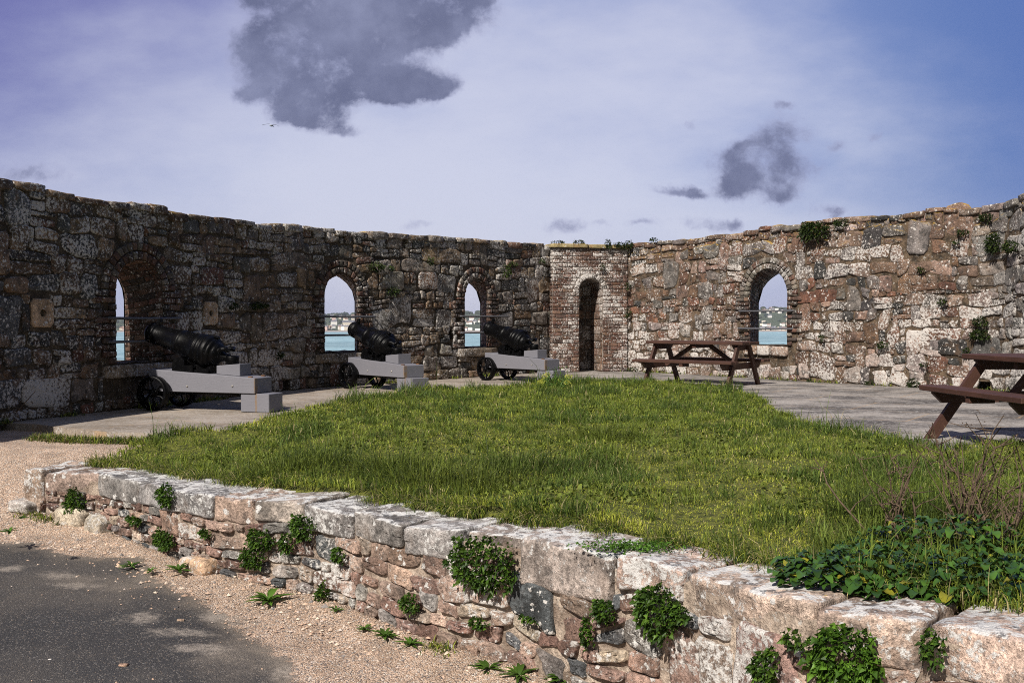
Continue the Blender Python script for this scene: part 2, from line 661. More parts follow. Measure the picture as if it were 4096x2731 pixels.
def rubble(acc, path, top, pal, wts, openings=(), bottom=None, rows=(.16, .34), ratio=(.9, 2.2), h=(.02, .06), jit=.13, gap=.012,
           s_from=0.0, s_to=None, big=.08, split=.28, hi=False, darkf=None, holes=(), ang=.6, zfirst=0.0, rough=.006):
    s_to = s_to if s_to is not None else path.len
    bottom = bottom or (lambda a: 0 * a)
    aa_ = np.linspace(s_from, s_to, 30)
    ztop = float(np.mean(top(aa_) - bottom(aa_)))
    zb = [zfirst]
    while zb[-1] < 1.0:
        zb.append(zb[-1] + rng.uniform(*rows) / ztop)
    zb = np.array(zb)
    zb = zb / zb[-1]
    nrow = len(zb) - 1
    ph = rng.uniform(0, 99)

    def zrow(k, a):
        a = np.atleast_1d(np.asarray(a, float))
        b, t = bottom(a), top(a)
        f = zb[k]
        wob = 0 if k in (0, nrow) else (vnoise(np.stack([a * .9, np.full(len(a), k * 7.7), np.full(len(a), ph)], -1)) * .35 * (1.0 / nrow))
        return (b + (t - b) * (f + wob))
    reserved = {k: [] for k in range(nrow)}
    for k in range(nrow):
        intervals = [(s_from, s_to)]
        zc0 = float(zrow(k, (s_from + s_to) / 2)[0])

        def cut(iv, c0, c1):
            out = []
            for a, b in iv:
                if c1 <= a or c0 >= b:
                    out.append((a, b))
                    continue
                if c0 - a > .04:
                    out.append((a, c0))
                if b - c1 > .04:
                    out.append((c1, b))
            return out
        for o in openings:
            z0, z1 = float(zrow(k, o.c)[0]), float(zrow(k + 1, o.c)[0])
            hw = o.zone(z0, z1)
            if hw:
                d = rng.uniform(-.04, .04, 2)
                intervals = cut(intervals, o.c - hw + d[0], o.c + hw + d[1])
        for (h0, h1, hz0, hz1) in holes:
            z0, z1 = float(zrow(k, (h0 + h1) / 2)[0]), float(zrow(k + 1, (h0 + h1) / 2)[0])
            if z1 > hz0 + .03 and z0 < hz1 - .03:
                intervals = cut(intervals, h0, h1)
        for (r0, r1) in reserved[k]:
            intervals = cut(intervals, r0, r1)
        for (a, b) in intervals:
            x = a
            while x < b - .02:
                hh = float((zrow(k + 1, x) - zrow(k, x))[0])
                w = hh * rng.uniform(*ratio)
                if x + w > b - .08:
                    w = b - x
                x2 = x + w
                ku = k + 1
                if rng.random() < big and k + 2 <= nrow and w > .2 and x2 < b - .1:
                    blocked = False
                    for o in openings:
                        hw = o.zone(float(zrow(k + 1, o.c)[0]), float(zrow(k + 2, o.c)[0]))
                        if hw and x < o.c + hw and x2 > o.c - hw:
                            blocked = True
                    for (h0, h1, hz0, hz1) in holes:
                        if x < h1 and x2 > h0:
                            blocked = True
                    if not blocked:
                        ku = k + 2
                        reserved[k + 1].append((x, x2))
                pieces = [(x, x2, 0.0, 1.0)]
                if ku == k + 1:
                    r = rng.random()
                    if r < split and hh > .13:
                        f = rng.uniform(.35, .65)
                        if rng.random() < .5 and w > .22:
                            g = x + w * rng.uniform(.35, .65)
                            pieces = [(x, x2, 0, f), (x, g, f, 1), (g, x2, f, 1)]
                        else:
                            pieces = [(x, x2, 0, f), (x, x2, f, 1)]
                    elif r < split + .1 and w > .3:
                        g = x + w * rng.uniform(.7, .85)
                        f = rng.uniform(.4, .6)
                        pieces = [(x, g, 0, 1), (g, x2, 0, f), (g, x2, f, 1)]
                for (p0, p1, f0, f1) in pieces:
                    def zz(s_, f):
                        zl, zu = zrow(k, s_)[0], zrow(ku, s_)[0]
                        return zl + (zu - zl) * f
                    g = gap * rng.uniform(.5, 1.5)
                    if p1 - p0 < 2.6 * g:
                        continue
                    q = np.array([[p0 + g, zz(p0, f0) + g], [p1 - g, zz(p1, f0) + g], [p1 - g, zz(p1, f1) - g], [p0 + g, zz(p0, f1) - g]])
                    dims = np.array([p1 - p0, abs(q[2, 1] - q[1, 1])])
                    if dims.min() < .03:
                        continue
                    q = q + rng.uniform(-1, 1, (4, 2)) * jit * dims.min()
                    sc = (p0 + p1) / 2
                    zc = q[:, 1].mean()
                    col = pick(pal(sc, zc), wts(sc, zc))
                    hh_ = rng.uniform(*h)
                    add_stone(acc, q, path.map, hh_, min(.024, dims.min() * (.11 if hi else .16)), col, rng.random(), rough=rough, it=1,
                              onoise=dims.min() * (.012 if hi else .02), hi=hi, ang=ang * .1, midj=.09)
                x = x2


def backing(acc, path, top, openings=(), thick=.6, bottom=-.15, s_from=0.0, s_to=None, holes=(), w0=0.0, outer=True):
    """mortar core of a wall: courtyard face with real openings, outer face, top and ends"""
    s_to = s_to if s_to is not None else path.len
    ss = list(np.arange(s_from, s_to, .12)) + [s_to]
    for o in openings:
        ss += list(o.c + o.hw * np.cos(np.linspace(0, PI, 17)))
        ss += [o.s0 + o.o0, o.s1 + o.o1]
    for hq in holes:
        ss += [hq[0], hq[1]]
    ss = np.unique(np.round(np.array(ss), 5))
    ss = ss[(ss >= s_from - 1e-6) & (ss <= s_to + 1e-6)]

    def quad(a, b, za0, zb0, za1, zb1, w, flip=False):
        aa = np.array([a, b, b, a])
        zz = np.array([za0, zb0, zb1, za1])
        V = path.map(aa, zz, np.full(4, w))
        acc.add(V, [np.array([[0, 1, 2, 3]] if not flip else [[3, 2, 1, 0]])])
    for a, b in zip(ss[:-1], ss[1:]):
        m = (a + b) / 2
        ta, tb = top(np.array([a]))[0], top(np.array([b]))[0]
        lo = (bottom, bottom)
        segs = []
        cuts = []
        for o in openings:
            if o.s0 < m < o.s1:
                cuts.append(((o.sill, o.sill), (float(o.archz(a)), float(o.archz(b)))))
        for (h0, h1, hz0, hz1) in holes:
            if h0 < m < h1:
                cuts.append(((hz0, hz0), (hz1, hz1)))
        cuts.sort(key=lambda c: c[0][0])
        cur = lo
        for c0, c1 in cuts:
            segs.append((cur, c0))
            cur = c1
        segs.append((cur, (ta, tb)))
        for (l, u) in segs:
            quad(a, b, l[0], l[1], u[0], u[1], w0, True)
        # outer face
        if outer:
            cuts = []
            for o in openings:
                if o.depth >= thick - 1e-3 and o.s0 + o.o0 < m < o.s1 + o.o1:
                    c, hw = (o.s0 + o.o0 + o.s1 + o.o1) / 2, (o.s1 + o.o1 - o.s0 - o.o0) / 2
                    f = lambda q: o.ospring + (o.oapex - o.ospring) * math.sqrt(max(4 - (1 + min(1, abs(q - c) / hw)) ** 2, 0)) / math.sqrt(3)
                    cuts.append(((o.sill, o.sill), (f(a), f(b))))
            cur = lo
            segs = []
            for c0, c1 in cuts:
                segs.append((cur, c0))
                cur = c1
            segs.append((cur, (ta, tb)))
            for (l, u) in segs:
                quad(a, b, l[0], l[1], u[0], u[1], w0 - thick)
        # top
        V = np.concatenate([path.map(np.array([a, b]), np.array([ta, tb]), np.full(2, w0)), path.map(np.array([b, a]), np.array([tb, ta]), np.full(2, w0 - thick))])
        acc.add(V, [np.array([[3, 2, 1, 0]])])
    for a, fl in ((s_from, False), (s_to, True)):
        t = top(np.array([a]))[0]
        V = path.map(np.full(4, a), np.array([bottom, bottom, t, t]), np.array([w0, w0 - thick, w0 - thick, w0]))
        acc.add(V, [np.array([[0, 1, 2, 3]] if not fl else [[3, 2, 1, 0]])])
    for (h0, h1, hz0, hz1) in holes:   # blind recess
        d = .22
        for (a, b, c, e) in (((h0, h0), (hz0, hz1), (w0, w0 - d), 0), ((h1, h1), (hz0, hz1), (w0, w0 - d), 1)):
            V = path.map(np.array([a[0]] * 4), np.array([b[0], b[0], b[1], b[1]]), np.array([c[0], c[1], c[1], c[0]]))
            acc.add(V, [np.array([[0, 1, 2, 3]])])
        for z in (hz0, hz1):
            V = path.map(np.array([h0, h1, h1, h0]), np.full(4, z), np.array([w0, w0, w0 - d, w0 - d]))
            acc.add(V, [np.array([[0, 1, 2, 3]])])
        V = path.map(np.array([h0, h1, h1, h0]), np.array([hz0, hz0, hz1, hz1]), np.full(4, w0 - d))
        acc.add(V, [np.array([[0, 1, 2, 3]])])


BRICKS = [(.082, .042, .03), (.1, .054, .039), (.066, .04, .032), (.112, .067, .048), (.052, .04, .034)]


def brick_poly(u0, u1, v0, v1, g=.006):
    return np.array([[u0 + g, v0 + g], [u1 - g, v0 + g], [u1 - g, v1 - g], [u0 + g, v1 - g]]) + rng.normal(0, .003, (4, 2))


def reveal(acc_b, acc_m, path, o, w_in=.0, bl=.225, bh=.08, pal=BRICKS):
    """brick lining of an opening between its courtyard outline and its outer outline"""
    I, O = o.outline(False), o.outline(True)
    L = np.concatenate([[0], np.cumsum(np.linalg.norm(np.diff(I, axis=0), axis=1))])
    tot = L[-1]

    def f(u, v, w):
        u = np.asarray(u, float)
        v = np.asarray(v, float) / o.depth
        i = np.stack([np.interp(u, L, I[:, 0]), np.interp(u, L, I[:, 1])], -1)
        q = np.stack([np.interp(u, L, O[:, 0]), np.interp(u, L, O[:, 1])], -1)
        e = .02
        d = np.stack([np.interp(u + e, L, I[:, 0]) - np.interp(u - e, L, I[:, 0]), np.interp(u + e, L, I[:, 1]) - np.interp(u - e, L, I[:, 1])], -1)
        d /= np.linalg.norm(d, axis=1)[:, None] + 1e-9
        nrm = np.stack([d[:, 1], -d[:, 0]], -1)      # toward the opening
        p = i + (q - i) * v[:, None] + nrm * np.asarray(w)[:, None]
        return path.map(p[:, 0], p[:, 1], w_in - v * o.depth)
    # mortar sheet
    nu, nv = 60, 6
    U, Vv = np.meshgrid(np.linspace(0, tot, nu), np.linspace(0, o.depth, nv), indexing='ij')
    acc_m.add(f(U.ravel(), Vv.ravel(), np.zeros(nu * nv)), [grid_faces(nu, nv)])
    u, k = 0.0, 0
    while u < tot - .03:
        u2 = min(u + bh, tot)
        v = -bl * (.5 if k % 2 else 0)
        while v < o.depth - .02:
            a, b = max(v, 0.0), min(v + bl, o.depth)
            if b - a > .03:
                add_stone(acc_b, brick_poly(u, u2, a, b), f, rng.uniform(.006, .016), .012, pick(pal, [1] * len(pal)), rng.random(), rough=.002, back=.0, it=0)
            v += bl
        u, k = u2, k + 1
    # sill slab
    a0, a1 = np.linspace(0, 1, 8), np.linspace(0, 1, 5)
    A, B = np.meshgrid(a0, a1, indexing='ij')
    A, B = A.ravel(), B.ravel()
    s_in = o.s0 + (o.s1 - o.s0) * A
    s_out = o.s0 + o.o0 + (o.s1 + o.o1 - o.s0 - o.o0) * A
    V = path.map(s_in + (s_out - s_in) * B, np.full(len(A), o.sill) + .008 * rng.normal(size=len(A)), w_in - B * o.depth)
    acc_m.add(V, [grid_faces(8, 5)])


def surround(acc, path, o, h=(.035, .055), pal=BRICKS, rings=2):
    """brick quoins up the jambs and a ring of voussoirs, standing just proud of the rubble"""
    z, k = o.sill - .0, 0
    while z < o.spring - .02:
        z2 = min(z + .083, o.spring)
        for side in (-1, 1):
            e = o.s0 if side < 0 else o.s1
            lens = [.225, .11] if k % 2 else [.11, .225]
            if rng.random() < .25:
                lens = lens[:1]
            x = 0
            for l in lens:
                a, b = e + side * x, e + side * (x + l)
                add_stone(acc, brick_poly(min(a, b), max(a, b), z, z2), path.map, rng.uniform(*h), .014, pick(pal, [1] * len(pal)), rng.random(), rough=.003, it=0)
                x += l
        z, k = z2, k + 1
    H = o.apex - o.spring
    r0 = 0.0
    for ring in range(rings):
        t = .115
        n = int(PI * (o.hw + r0 + t / 2) / .085)
        for i in range(n):
            th0, th1 = PI * i / n, PI * (i + 1) / n
            d = .03
            q = []
            for (r, th) in ((r0 + .005, th0 + d / 5), (r0 + .005, th1 - d / 5), (r0 + t - .005, th1 - d / 5), (r0 + t - .005, th0 + d / 5)):
                q.append([o.c - (o.hw + r) * math.cos(th), o.spring + (H + r) * math.sin(th)])
            q = np.array(q)[::-1]
            col = pick(pal + [(.13, .11, .09), (.1, .085, .07)] * 2, [1] * (len(pal) + 4))
            add_stone(acc, q, path.map, rng.uniform(*h), .014, col, rng.random(), rough=.003, it=0)
        r0 += t


def cap_rocks(acc, path, top, s_from, s_to, pal, wts, wd=(.22, .55), ht=(.07, .15), depth=.4):
    x = s_from
    while x < s_to:
        w = min(rng.uniform(*wd), s_to - x + .02)
        hh = rng.uniform(*ht)
        sc = x + w / 2
        zt = float(top(np.array([sc]))[0])
        dz = rng.uniform(-.035, .03)
        dd = rng.uniform(.0, .03)
        slope = float((top(np.array([sc + .1])) - top(np.array([sc - .1])))[0]) / .2

        def fm(P):
            return path.map(sc + P[:, 0], zt + dz - hh / 2 + P[:, 2] + P[:, 0] * slope, P[:, 1] - depth / 2 + .04 + dd)
        rock(acc, fm, (w - .012, depth, hh), 4, .5, .012, 9, rng.uniform(0, 99), pick(pal(sc, 2.6), wts(sc, 2.6)), rng.random())
        x += w


# =================================================================== THE WALLS
LP = Path([(-6.9, 5.5), (-6.45, 7.6), (-5.95, 9.4), (-5.50, 11.0), (-4.98, 12.19), (-4.15, 14.2), (-3.32, 16.2), (-2.55, 17.2), (-1.45, 18.54), (.95, 21.5)])
RP = Path([(2.33, 21.76), (2.64, 21.46), (3.7, 20.4), (4.6, 19.15), (5.5, 17.9), (6.5, 16.75), (7.35, 15.95), (7.66, 15.55), (7.68, 14.6), (7.62, 12.0), (7.5, 9.0)])
_ls = [LP.at_px(p) for p in (70, 421, 884, 1252, 1737, 2190)]
_lz = [2.645, 2.61, 2.58, 2.63, 2.69, 2.72]


def top_l(a):
    return np.interp(a, _ls, _lz) + vnoise(np.stack([np.asarray(a) * 1.1, 0 * np.asarray(a), 0 * np.asarray(a) + 3.3], -1)) * .02


_rs = [0, RP.at_px(2805), RP.at_px(2968), RP.at_px(3155), RP.at_px(3330), RP.at_px(3550), RP.at_px(3734), RP.at_px(3960), RP.at_px(4075), RP.len]
_rz = [2.72, 2.81, 2.83, 2.86, 2.887, 2.91, 2.93, 2.95, 3.02, 3.05]


def top_r(a):
    return np.interp(a, _rs, _rz) + vnoise(np.stack([np.asarray(a) * 1.3, 0 * np.asarray(a), 0 * np.asarray(a) + 8.3], -1)) * .02


def sl(path, px):
    return float(path.at_px(px))


W1 = Opening(sl(LP, 459), sl(LP, 647), .58, 1.50, 1.885, .60, .0, -.04, 1.38, 1.86)
W2 = Opening(sl(LP, 1295), sl(LP, 1430), .575, 1.52, 1.90, .60, .30, .47, 1.45, 1.90)
W3 = Opening(sl(LP, 1856), sl(LP, 1950), .58, 1.55, 1.925, .60, .30, .47, 1.45, 1.89)
W4 = Opening(sl(RP, 2998), sl(RP, 3151), .635, 1.58, 2.07, .60, -.30, -.10, 1.45, 2.03)

PAL_L = [(.095, .064, .044), (.115, .082, .06), (.066, .066, .066), (.12, .06, .042), (.15, .105, .068), (.045, .043, .042), (.115, .092, .075)]  # dark lichened stone, deepened further with the wall's shade put into the colour
PAL_M = [(.15, .112, .078), (.165, .142, .12), (.18, .125, .08), (.14, .08, .056), (.1, .09, .08), (.2, .175, .145), (.06, .06, .058)]
PAL_R = [(.115, .068, .046), (.18, .122, .096), (.125, .108, .098), (.12, .078, .056), (.038, .036, .034), (.27, .225, .2), (.125, .062, .041)]


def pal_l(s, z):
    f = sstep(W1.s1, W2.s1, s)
    return [tuple(np.array(a) * (1 - f) + np.array(b) * f) for a, b in zip(PAL_L, PAL_M)]  # eases out of the shade-darkened colours toward the second window


def wts_l(s, z):
    return [3, 3, 1.6, 1.0, 1.8, 1.0, 1.6]


def pal_r(s, z):
    f = .8 * float(sstep(RP.at_px(3800), RP.at_px(4040), s))
    return [tuple(np.array(a) * (1 - f) + np.array([.17, .16, .15]) * f) for a in PAL_R]


def wts_r(s, z):
    up = sstep(1.6, 2.4, z)
    lo = 1 - sstep(.4, 1.0, z)
    return [2.4 - lo, 2.2, 2 + 1 * up, 2 + up, .7, .5 + 3 * lo, 1.5 - lo]


# ---- left curved wall
d1, d2 = LP.at(1141, 1556), None
hole_l = [(d1[0] - .1, d1[0] + .1, -.02, .17)]
soc = [LP.at(165, 1252), LP.at(838, 1253)]
soc_holes = [(a - .16, a + .16, z - .17, z + .17) for a, z in soc]
hl = [LP.at(1804, 1338)]
hole_l += [(hl[0][0] - .055, hl[0][0] + .055, hl[0][1] - .09, hl[0][1] + .09)]
wall_l = Acc()
backing(wall_l, LP, lambda a: top_l(a) - .06, [W1, W2, W3], .6, -.25, holes=hole_l)
bl_, ml_ = [], wall_l
wl = wall_l.build('stone_wall', M_MORTAR_L, smooth=False)
tag(wl, 'long dark curved rubble wall with three arched gun windows behind the cannons', 'wall')
a = Acc()
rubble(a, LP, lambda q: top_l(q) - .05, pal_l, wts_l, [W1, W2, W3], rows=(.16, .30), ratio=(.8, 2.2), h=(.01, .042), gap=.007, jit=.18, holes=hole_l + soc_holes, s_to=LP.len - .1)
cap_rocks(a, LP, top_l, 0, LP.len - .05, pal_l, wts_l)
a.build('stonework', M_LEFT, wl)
for o in (W1, W2, W3):
    b, m = Acc(), Acc()
    reveal(b, m, LP, o, w_in=.02)
    surround(b, LP, o)
    x = b.build('brick_arch', M_BRICK, wl)
    m.build('mortar_lining', M_MORTAR_L, x)
    s_ = Acc()
    sc = o.c
    rock(s_, lambda P: LP.map(sc + P[:, 0], o.sill - .095 + P[:, 2], .0 + P[:, 1]), (o.hw * 2 + .42, .13, .16), 6, .3, .008, 8, rng.uniform(0, 50), (.2, .16, .12), .4)
    s_.build('sill', M_LEFT, wl)
for (sa, sz) in soc:   # pale blocks with a round socket hole
    s_ = Acc()
    n = 20
    th = np.arange(n) * 2 * PI / n
    sq = np.stack([np.cos(th), np.sin(th)], -1)
    sq = sq / np.maximum(np.abs(sq).max(1), .0)[:, None]
    R = [(sq * .155, -.03), (sq * .155, .02), (sq * .145, .035), (np.stack([np.cos(th), np.sin(th)], -1) * .042, .035), (np.stack([np.cos(th), np.sin(th)], -1) * .04, -.14)]
    V = np.concatenate([LP.map(sa + r[:, 0], sz + r[:, 1] * 1.05, np.full(n, w)) for r, w in R])
    F = grid_faces(len(R), n)
    wrap = np.stack([np.arange(len(R) - 1) * n + n - 1, (np.arange(len(R) - 1) + 1) * n + n - 1, (np.arange(len(R) - 1) + 1) * n, np.arange(len(R) - 1) * n], -1)
    s_.add(V, [np.concatenate([F, wrap])[:, ::-1], (len(R) - 1) * n + np.arange(n)[None]], (.36, .25, .16), .3)
    s_.build('socket_stone', M_LOW, wl, smooth=False)

# ---- right wall
wall_r = Acc()
hr = RP.at(3938, 1551)
hole_r = [(hr[0] - .1, hr[0] + .1, .0, .14)]
backing(wall_r, RP, lambda a: top_r(a) - .06, [W4], .6, -.25, holes=hole_r)
wr = wall_r.build('stone_wall', M_MORTAR_R, smooth=False)
tag(wr, 'sunlit brown rubble wall with one arched window behind the picnic tables', 'wall')
a = Acc()
rubble(a, RP, lambda q: top_r(q) - .05, pal_r, wts_r, [W4], rows=(.15, .29), ratio=(.75, 1.9), h=(.006, .034), gap=.006, holes=hole_r, big=.16, split=.22, jit=.24)
cap_rocks(a, RP, top_r, 0.2, RP.len, pal_r, wts_r)
a.build('stonework', M_RIGHT, wr)
b, m = Acc(), Acc()
reveal(b, m, RP, W4, w_in=.02)
surround(b, RP, W4, pal=BRICKS + [(.14, .12, .1), (.18, .15, .12)])
x = b.build('brick_arch', M_BRICK, wr)
m.build('mortar_lining', M_MORTAR_L, x)
s_ = Acc()
x = W4.s0 - .12
for w in (.34, .3, .42):
    sc = x + w / 2
    rock(s_, lambda P: RP.map(sc + P[:, 0], W4.sill - .1 + P[:, 2], P[:, 1]), (w - .01, .13, .18), 5, .3, .008, 8, rng.uniform(0, 50), pick([(.2, .125, .075), (.25, .19, .15)], [1, 1]), rng.random())
    x += w
s_.build('sill', M_RIGHT, wr)

# ---- iron bars across the windows, fixed to the courtyard face
M_IRON = simple('grey_painted_iron', (.09, .09, .1), .5, .3, 30, .001, 200)
for path, o, root, pts in ((LP, W1, wl, [((425, 1273.5), (706, 1271.5)), ((426, 1368), (640, 1361))]),
                           (LP, W2, wl, [((1268, 1267), (1490, 1266)), ((1268, 1341), (1470, 1337))]),
                           (LP, W3, wl, [((1834, 1266), (2020, 1264)), ((1835, 1332), (2010, 1327))]),
                           (RP, W4, wr, [((2966, 1245.5), (3175, 1241.5)), ((2964, 1314.5), (3175, 1313.5))])):
    for (p, q) in pts:
        (s0, z0), (s1, z1) = path.at(*p), path.at(*q)
        zm = (z0 + z1) / 2
        P0 = path.map(np.array([s0]), np.array([zm]), np.array([.085]))[0]
        P1 = path.map(np.array([s1]), np.array([zm]), np.array([.085]))[0]
        e0 = path.map(np.array([s0]), np.array([zm]), np.array([.0]))[0]
        e1 = path.map(np.array([s1]), np.array([zm]), np.array([.0]))[0]
        bar = Acc()
        tube(bar, [e0, P0 * .9 + e0 * .1, P0 * .97 + P1 * .03, P0 * .5 + P1 * .5 + np.array([0, 0, -.004]), P1 * .97 + P0 * .03, P1 * .9 + e1 * .1, e1], .017, 8)
        bar.build('window_bar', M_IRON, root)

# ---- brick block with the tall doorway
BP = Path([(.86, 21.13), (2.50, 21.53)], smooth=False)
door = Opening(sl(BP, 2316), sl(BP, 2409), -.02, 1.75, 2.005, .8, 0, 0, pointed=False)
BT = 2.64
brick = Acc()
backing(brick, BP, lambda q: BT + 0 * np.asarray(q), [door], 1.3, -.2)
# back of the niche
th = door.outline()
Vb = BP.map(th[:, 0], th[:, 1], np.full(len(th), -.8))
brick.add(Vb, [np.arange(len(th))[None, ::-1]])
bb = brick.build('brick_block', M_MORTAR_B, smooth=False)
tag(bb, 'square brick block with flaking white paint and a tall dark arched doorway', 'brick block')
a = Acc()
ch, k, z = .0772, 0, .0
while z < BT - .01:
    x = -(.225 * (.5 if k % 2 else 0.0)) if k % 3 else -.05
    hw = 0
    while x < BP.len - .01:
        w = .225 if (k % 2 == 0 or rng.random() < .5) else .113
        x0, x1 = max(x, 0.0), min(x + w, BP.len)
        x += w
        if x1 - x0 < .03:
            continue
        segs = [(x0, x1)]
        zc = z + ch / 2
        R = door.hw + (.115 if zc > door.spring else 0.0)
        if zc < door.spring:
            hwz = door.hw
        else:
            q = 1 - ((zc - door.spring) / (door.apex - door.spring + .115)) ** 2
            hwz = R * math.sqrt(q) if q > 0 else 0
        if hwz:
            out = []
            for (p, q) in segs:
                if q <= door.c - hwz or p >= door.c + hwz:
                    out.append((p, q))
                else:
                    if p < door.c - hwz - .02:
                        out.append((p, door.c - hwz))
                    if q > door.c + hwz + .02:
                        out.append((door.c + hwz, q))
            segs = out
        for (p, q) in segs:
            add_stone(a, brick_poly(p, q, z, min(z + ch, BT), .005), BP.map, rng.uniform(.008, .02), .012, pick(BRICKS[:4], [1, 1, .6, .5]) * 1.1, rng.random(), rough=.002, it=0)
    z += ch
    k += 1
surround_d = Opening(door.s0, door.s1, 1.76, 1.75, 2.005, .8)
surround(a, BP, surround_d, h=(.012, .022), rings=1)
m = Acc()
door_rev = Opening(door.s0, door.s1, -.02, 1.75, 2.005, .8, 0, 0, pointed=False)
reveal(a, m, BP, door_rev, w_in=.0, pal=[(.14, .085, .06), (.18, .12, .085), (.11, .07, .052)], bh=.16, bl=.3)
# left return of the block
RT = Path([(.86 - .24 * 1.0, 21.13 + .97 * 1.0), (.86, 21.13)], smooth=False)
z, k = 0, 0
while z < BT - .01:
    x = .3 + (.11 if k % 2 else 0)
    while x < RT.len - .01:
        x1 = min(x + .225, RT.len)
        add_stone(a, brick_poly(x, x1, z, min(z + ch, BT), .005), RT.map, rng.uniform(.008, .02), .012, pick(BRICKS[:4], [1, 1, 1, 1]), rng.random(), rough=.002, it=0)
        x = x1
    z += ch
    k += 1
bw = a.build('brickwork', M_PAINTBRICK, bb)
m.build('doorway_lining', M_MORTAR_R, bb)
a = Acc()
NB = Path([tuple(BP.map(np.array([door.s0 - .02]), np.array([0.]), np.array([-.78]))[0][:2]), tuple(BP.map(np.array([door.s1 + .02]), np.array([0.]), np.array([-.78]))[0][:2])], smooth=False)
rubble(a, NB, lambda q: 2.05 + 0 * np.asarray(q), lambda s, z: [(.13, .09, .065), (.09, .07, .055), (.16, .11, .08)], lambda s, z: [1, 1, 1], rows=(.18, .3), h=(.01, .03))
a.build('back_wall', M_RIGHT, bb)
a = Acc()
for (p, q) in ((-.06, .78), (.785, BP.len + .1)):
    sc, w = (p + q) / 2, q - p
    rock(a, lambda P: BP.map(sc + P[:, 0], 2.685 + P[:, 2] - (sc - .9) * .004, P[:, 1] - .55), (w - .006, 1.25, .085), 10, .35, .006, 7, rng.uniform(0, 50), (.3, .24, .12), rng.random())
M_CAP = stone_mat('capstone_with_yellow_lichen', white=.2, dark=.45, ochre=.7, top_yellow=1.6, fine=1.2)
cap = a.build('cap_slab', M_CAP, bb)

# =================================================================== GROUND
FW_PX = [(95, 1872, -.07), (170, 1878, -.07), (388, 1897, -.065), (559, 1927, -.06), (848, 1983, -.045), (1013, 2002, -.04), (1216.5, 2018, -.03), (1419, 2050, -.02), (1615, 2086, -.005),
         (1850, 2121, .01), (2080, 2150, .02), (2467, 2229, .035), (2745, 2279, .05), (3264, 2423, .07), (3725, 2490, .08), (4200, 2600, .09)]
FWP = np.array([gp(*p) for p in FW_PX])
FWP = np.vstack([FWP, FWP[-1] + (FWP[-1] - FWP[-2]) / np.linalg.norm(FWP[-1] - FWP[-2]) * np.array([[.7], [1.6]])])
FP = Path([tuple(p[:2]) for p in FWP], res=.05)
_fs = []
for p in FWP:
    d = np.hypot(FP.x - p[0], FP.y - p[1])
    _fs.append(FP.s[d.argmin()])
_fs = np.array(_fs)


def top_f(a):
    return np.interp(a, _fs, FWP[:, 2])


def ground_z(x, y):
    x, y = np.asarray(x, float), np.asarray(y, float)
    g = -.5 - .045 * (x + 3.9)
    g = np.clip(g, -.85, -.3)
    g = np.where(y < 0, -.52, g)
    r = sstep(7.5, 9.4, y + .12 * (x + 4)) * sstep(-2.6, -3.3, x)
    return g * (1 - r) + (-.075) * r


def dist_fw(x, y):
    """signed distance in front of the low wall (positive on the road side)"""
    x, y = np.asarray(x, float), np.asarray(y, float)
    best = np.full(x.shape, 1e9)
    sgn = np.zeros(x.shape)
    for i in range(0, len(FP.s), 3):
        dx, dy = x - FP.x[i], y - FP.y[i]
        d = dx * dx + dy * dy
        m = d < best
        best = np.where(m, d, best)
        sgn = np.where(m, dx * FP.T[i, 1] - dy * FP.T[i, 0], sgn)
    return np.sqrt(best) * np.sign(sgn)


xs = np.unique(np.round(np.concatenate([np.arange(-6.2, 3.2, .04), np.linspace(-12, -6.2, 24), np.linspace(3.2, 13, 24)]), 4))
ys = np.unique(np.round(np.concatenate([np.arange(2.6, 11.3, .04), np.linspace(-25, 2.6, 40), np.linspace(11.3, 25, 30)]), 4))
X, Y = np.meshgrid(xs, ys, indexing='ij')
Z = ground_z(X, Y)
D = dist_fw(X, Y)
bank = np.exp(-np.clip(D, 0, 9) / .28) * (D > -.3)
Z = Z + .05 * bank * (D > 0) + .006 * fbm(np.stack([X, Y, 0 * X], -1), 2.0, 3)
wid = .62 * sstep(-2.3, -.6, X)
gravel = np.clip(1 - sstep(.0, .62, D - wid + .25 * fbm(np.stack([X, Y, 0 * X + 4], -1), 1.1, 3)), 0, 1)
gravel = np.where(D < 0, 1, gravel)
ramp = sstep(7.15, 7.6, Y + .35 * (X + 4) + .12 * fbm(np.stack([X, Y, 0 * X + 9], -1), 2, 2)) * (X < -2.5)
gravel = np.maximum(gravel, ramp)
sand = 0 * D
for (px_, py_, rx_, ry_) in ((235, 2325, .17, .14), (310, 2360, .2, .1), (575, 2470, .15, .13), (700, 2520, .22, .1), (800, 2580, .2, .1), (1180, 2655, .16, .12), (40, 2310, .12, .1), (900, 2450, .25, .12)):
    q_ = gp(px_, py_, -.58)
    sand = np.maximum(sand, np.exp(-((X - q_[0]) / rx_) ** 2 - ((Y - q_[1]) / ry_) ** 2))
gcol = np.stack([gravel, sand, 0 * D], -1)
acc = Acc()
acc.add(np.stack([X, Y, Z], -1).reshape(-1, 3), [grid_faces(len(xs), len(ys))], gcol.reshape(-1, 3), 0)
m, t = newmat('asphalt_and_gravel')
p = t.pos()
gsep = t.n('ShaderNodeSeparateColor', i0=t.attr().outputs[0])
gm, gs = gsep.outputs[0], gsep.outputs[1]
nA = t.noise(p, 2.2, 6, .65)
nB = t.noise(p, 26, 5, .7)
mask = t.step(t.math('ADD', gm, t.math('ADD', t.math('MULTIPLY', t.math('SUBTRACT', nA, .5), 1.5), t.math('MULTIPLY', t.math('SUBTRACT', nB, .5), .7))), .42, .66)
v1 = t.vor(p, 160, 'F1', 1)
v1d = t.vor(p, 160, 'F1', 0)
v2 = t.vor(p, 110, 'F1', 1)
sp = t.n('ShaderNodeSeparateColor', i0=v1)
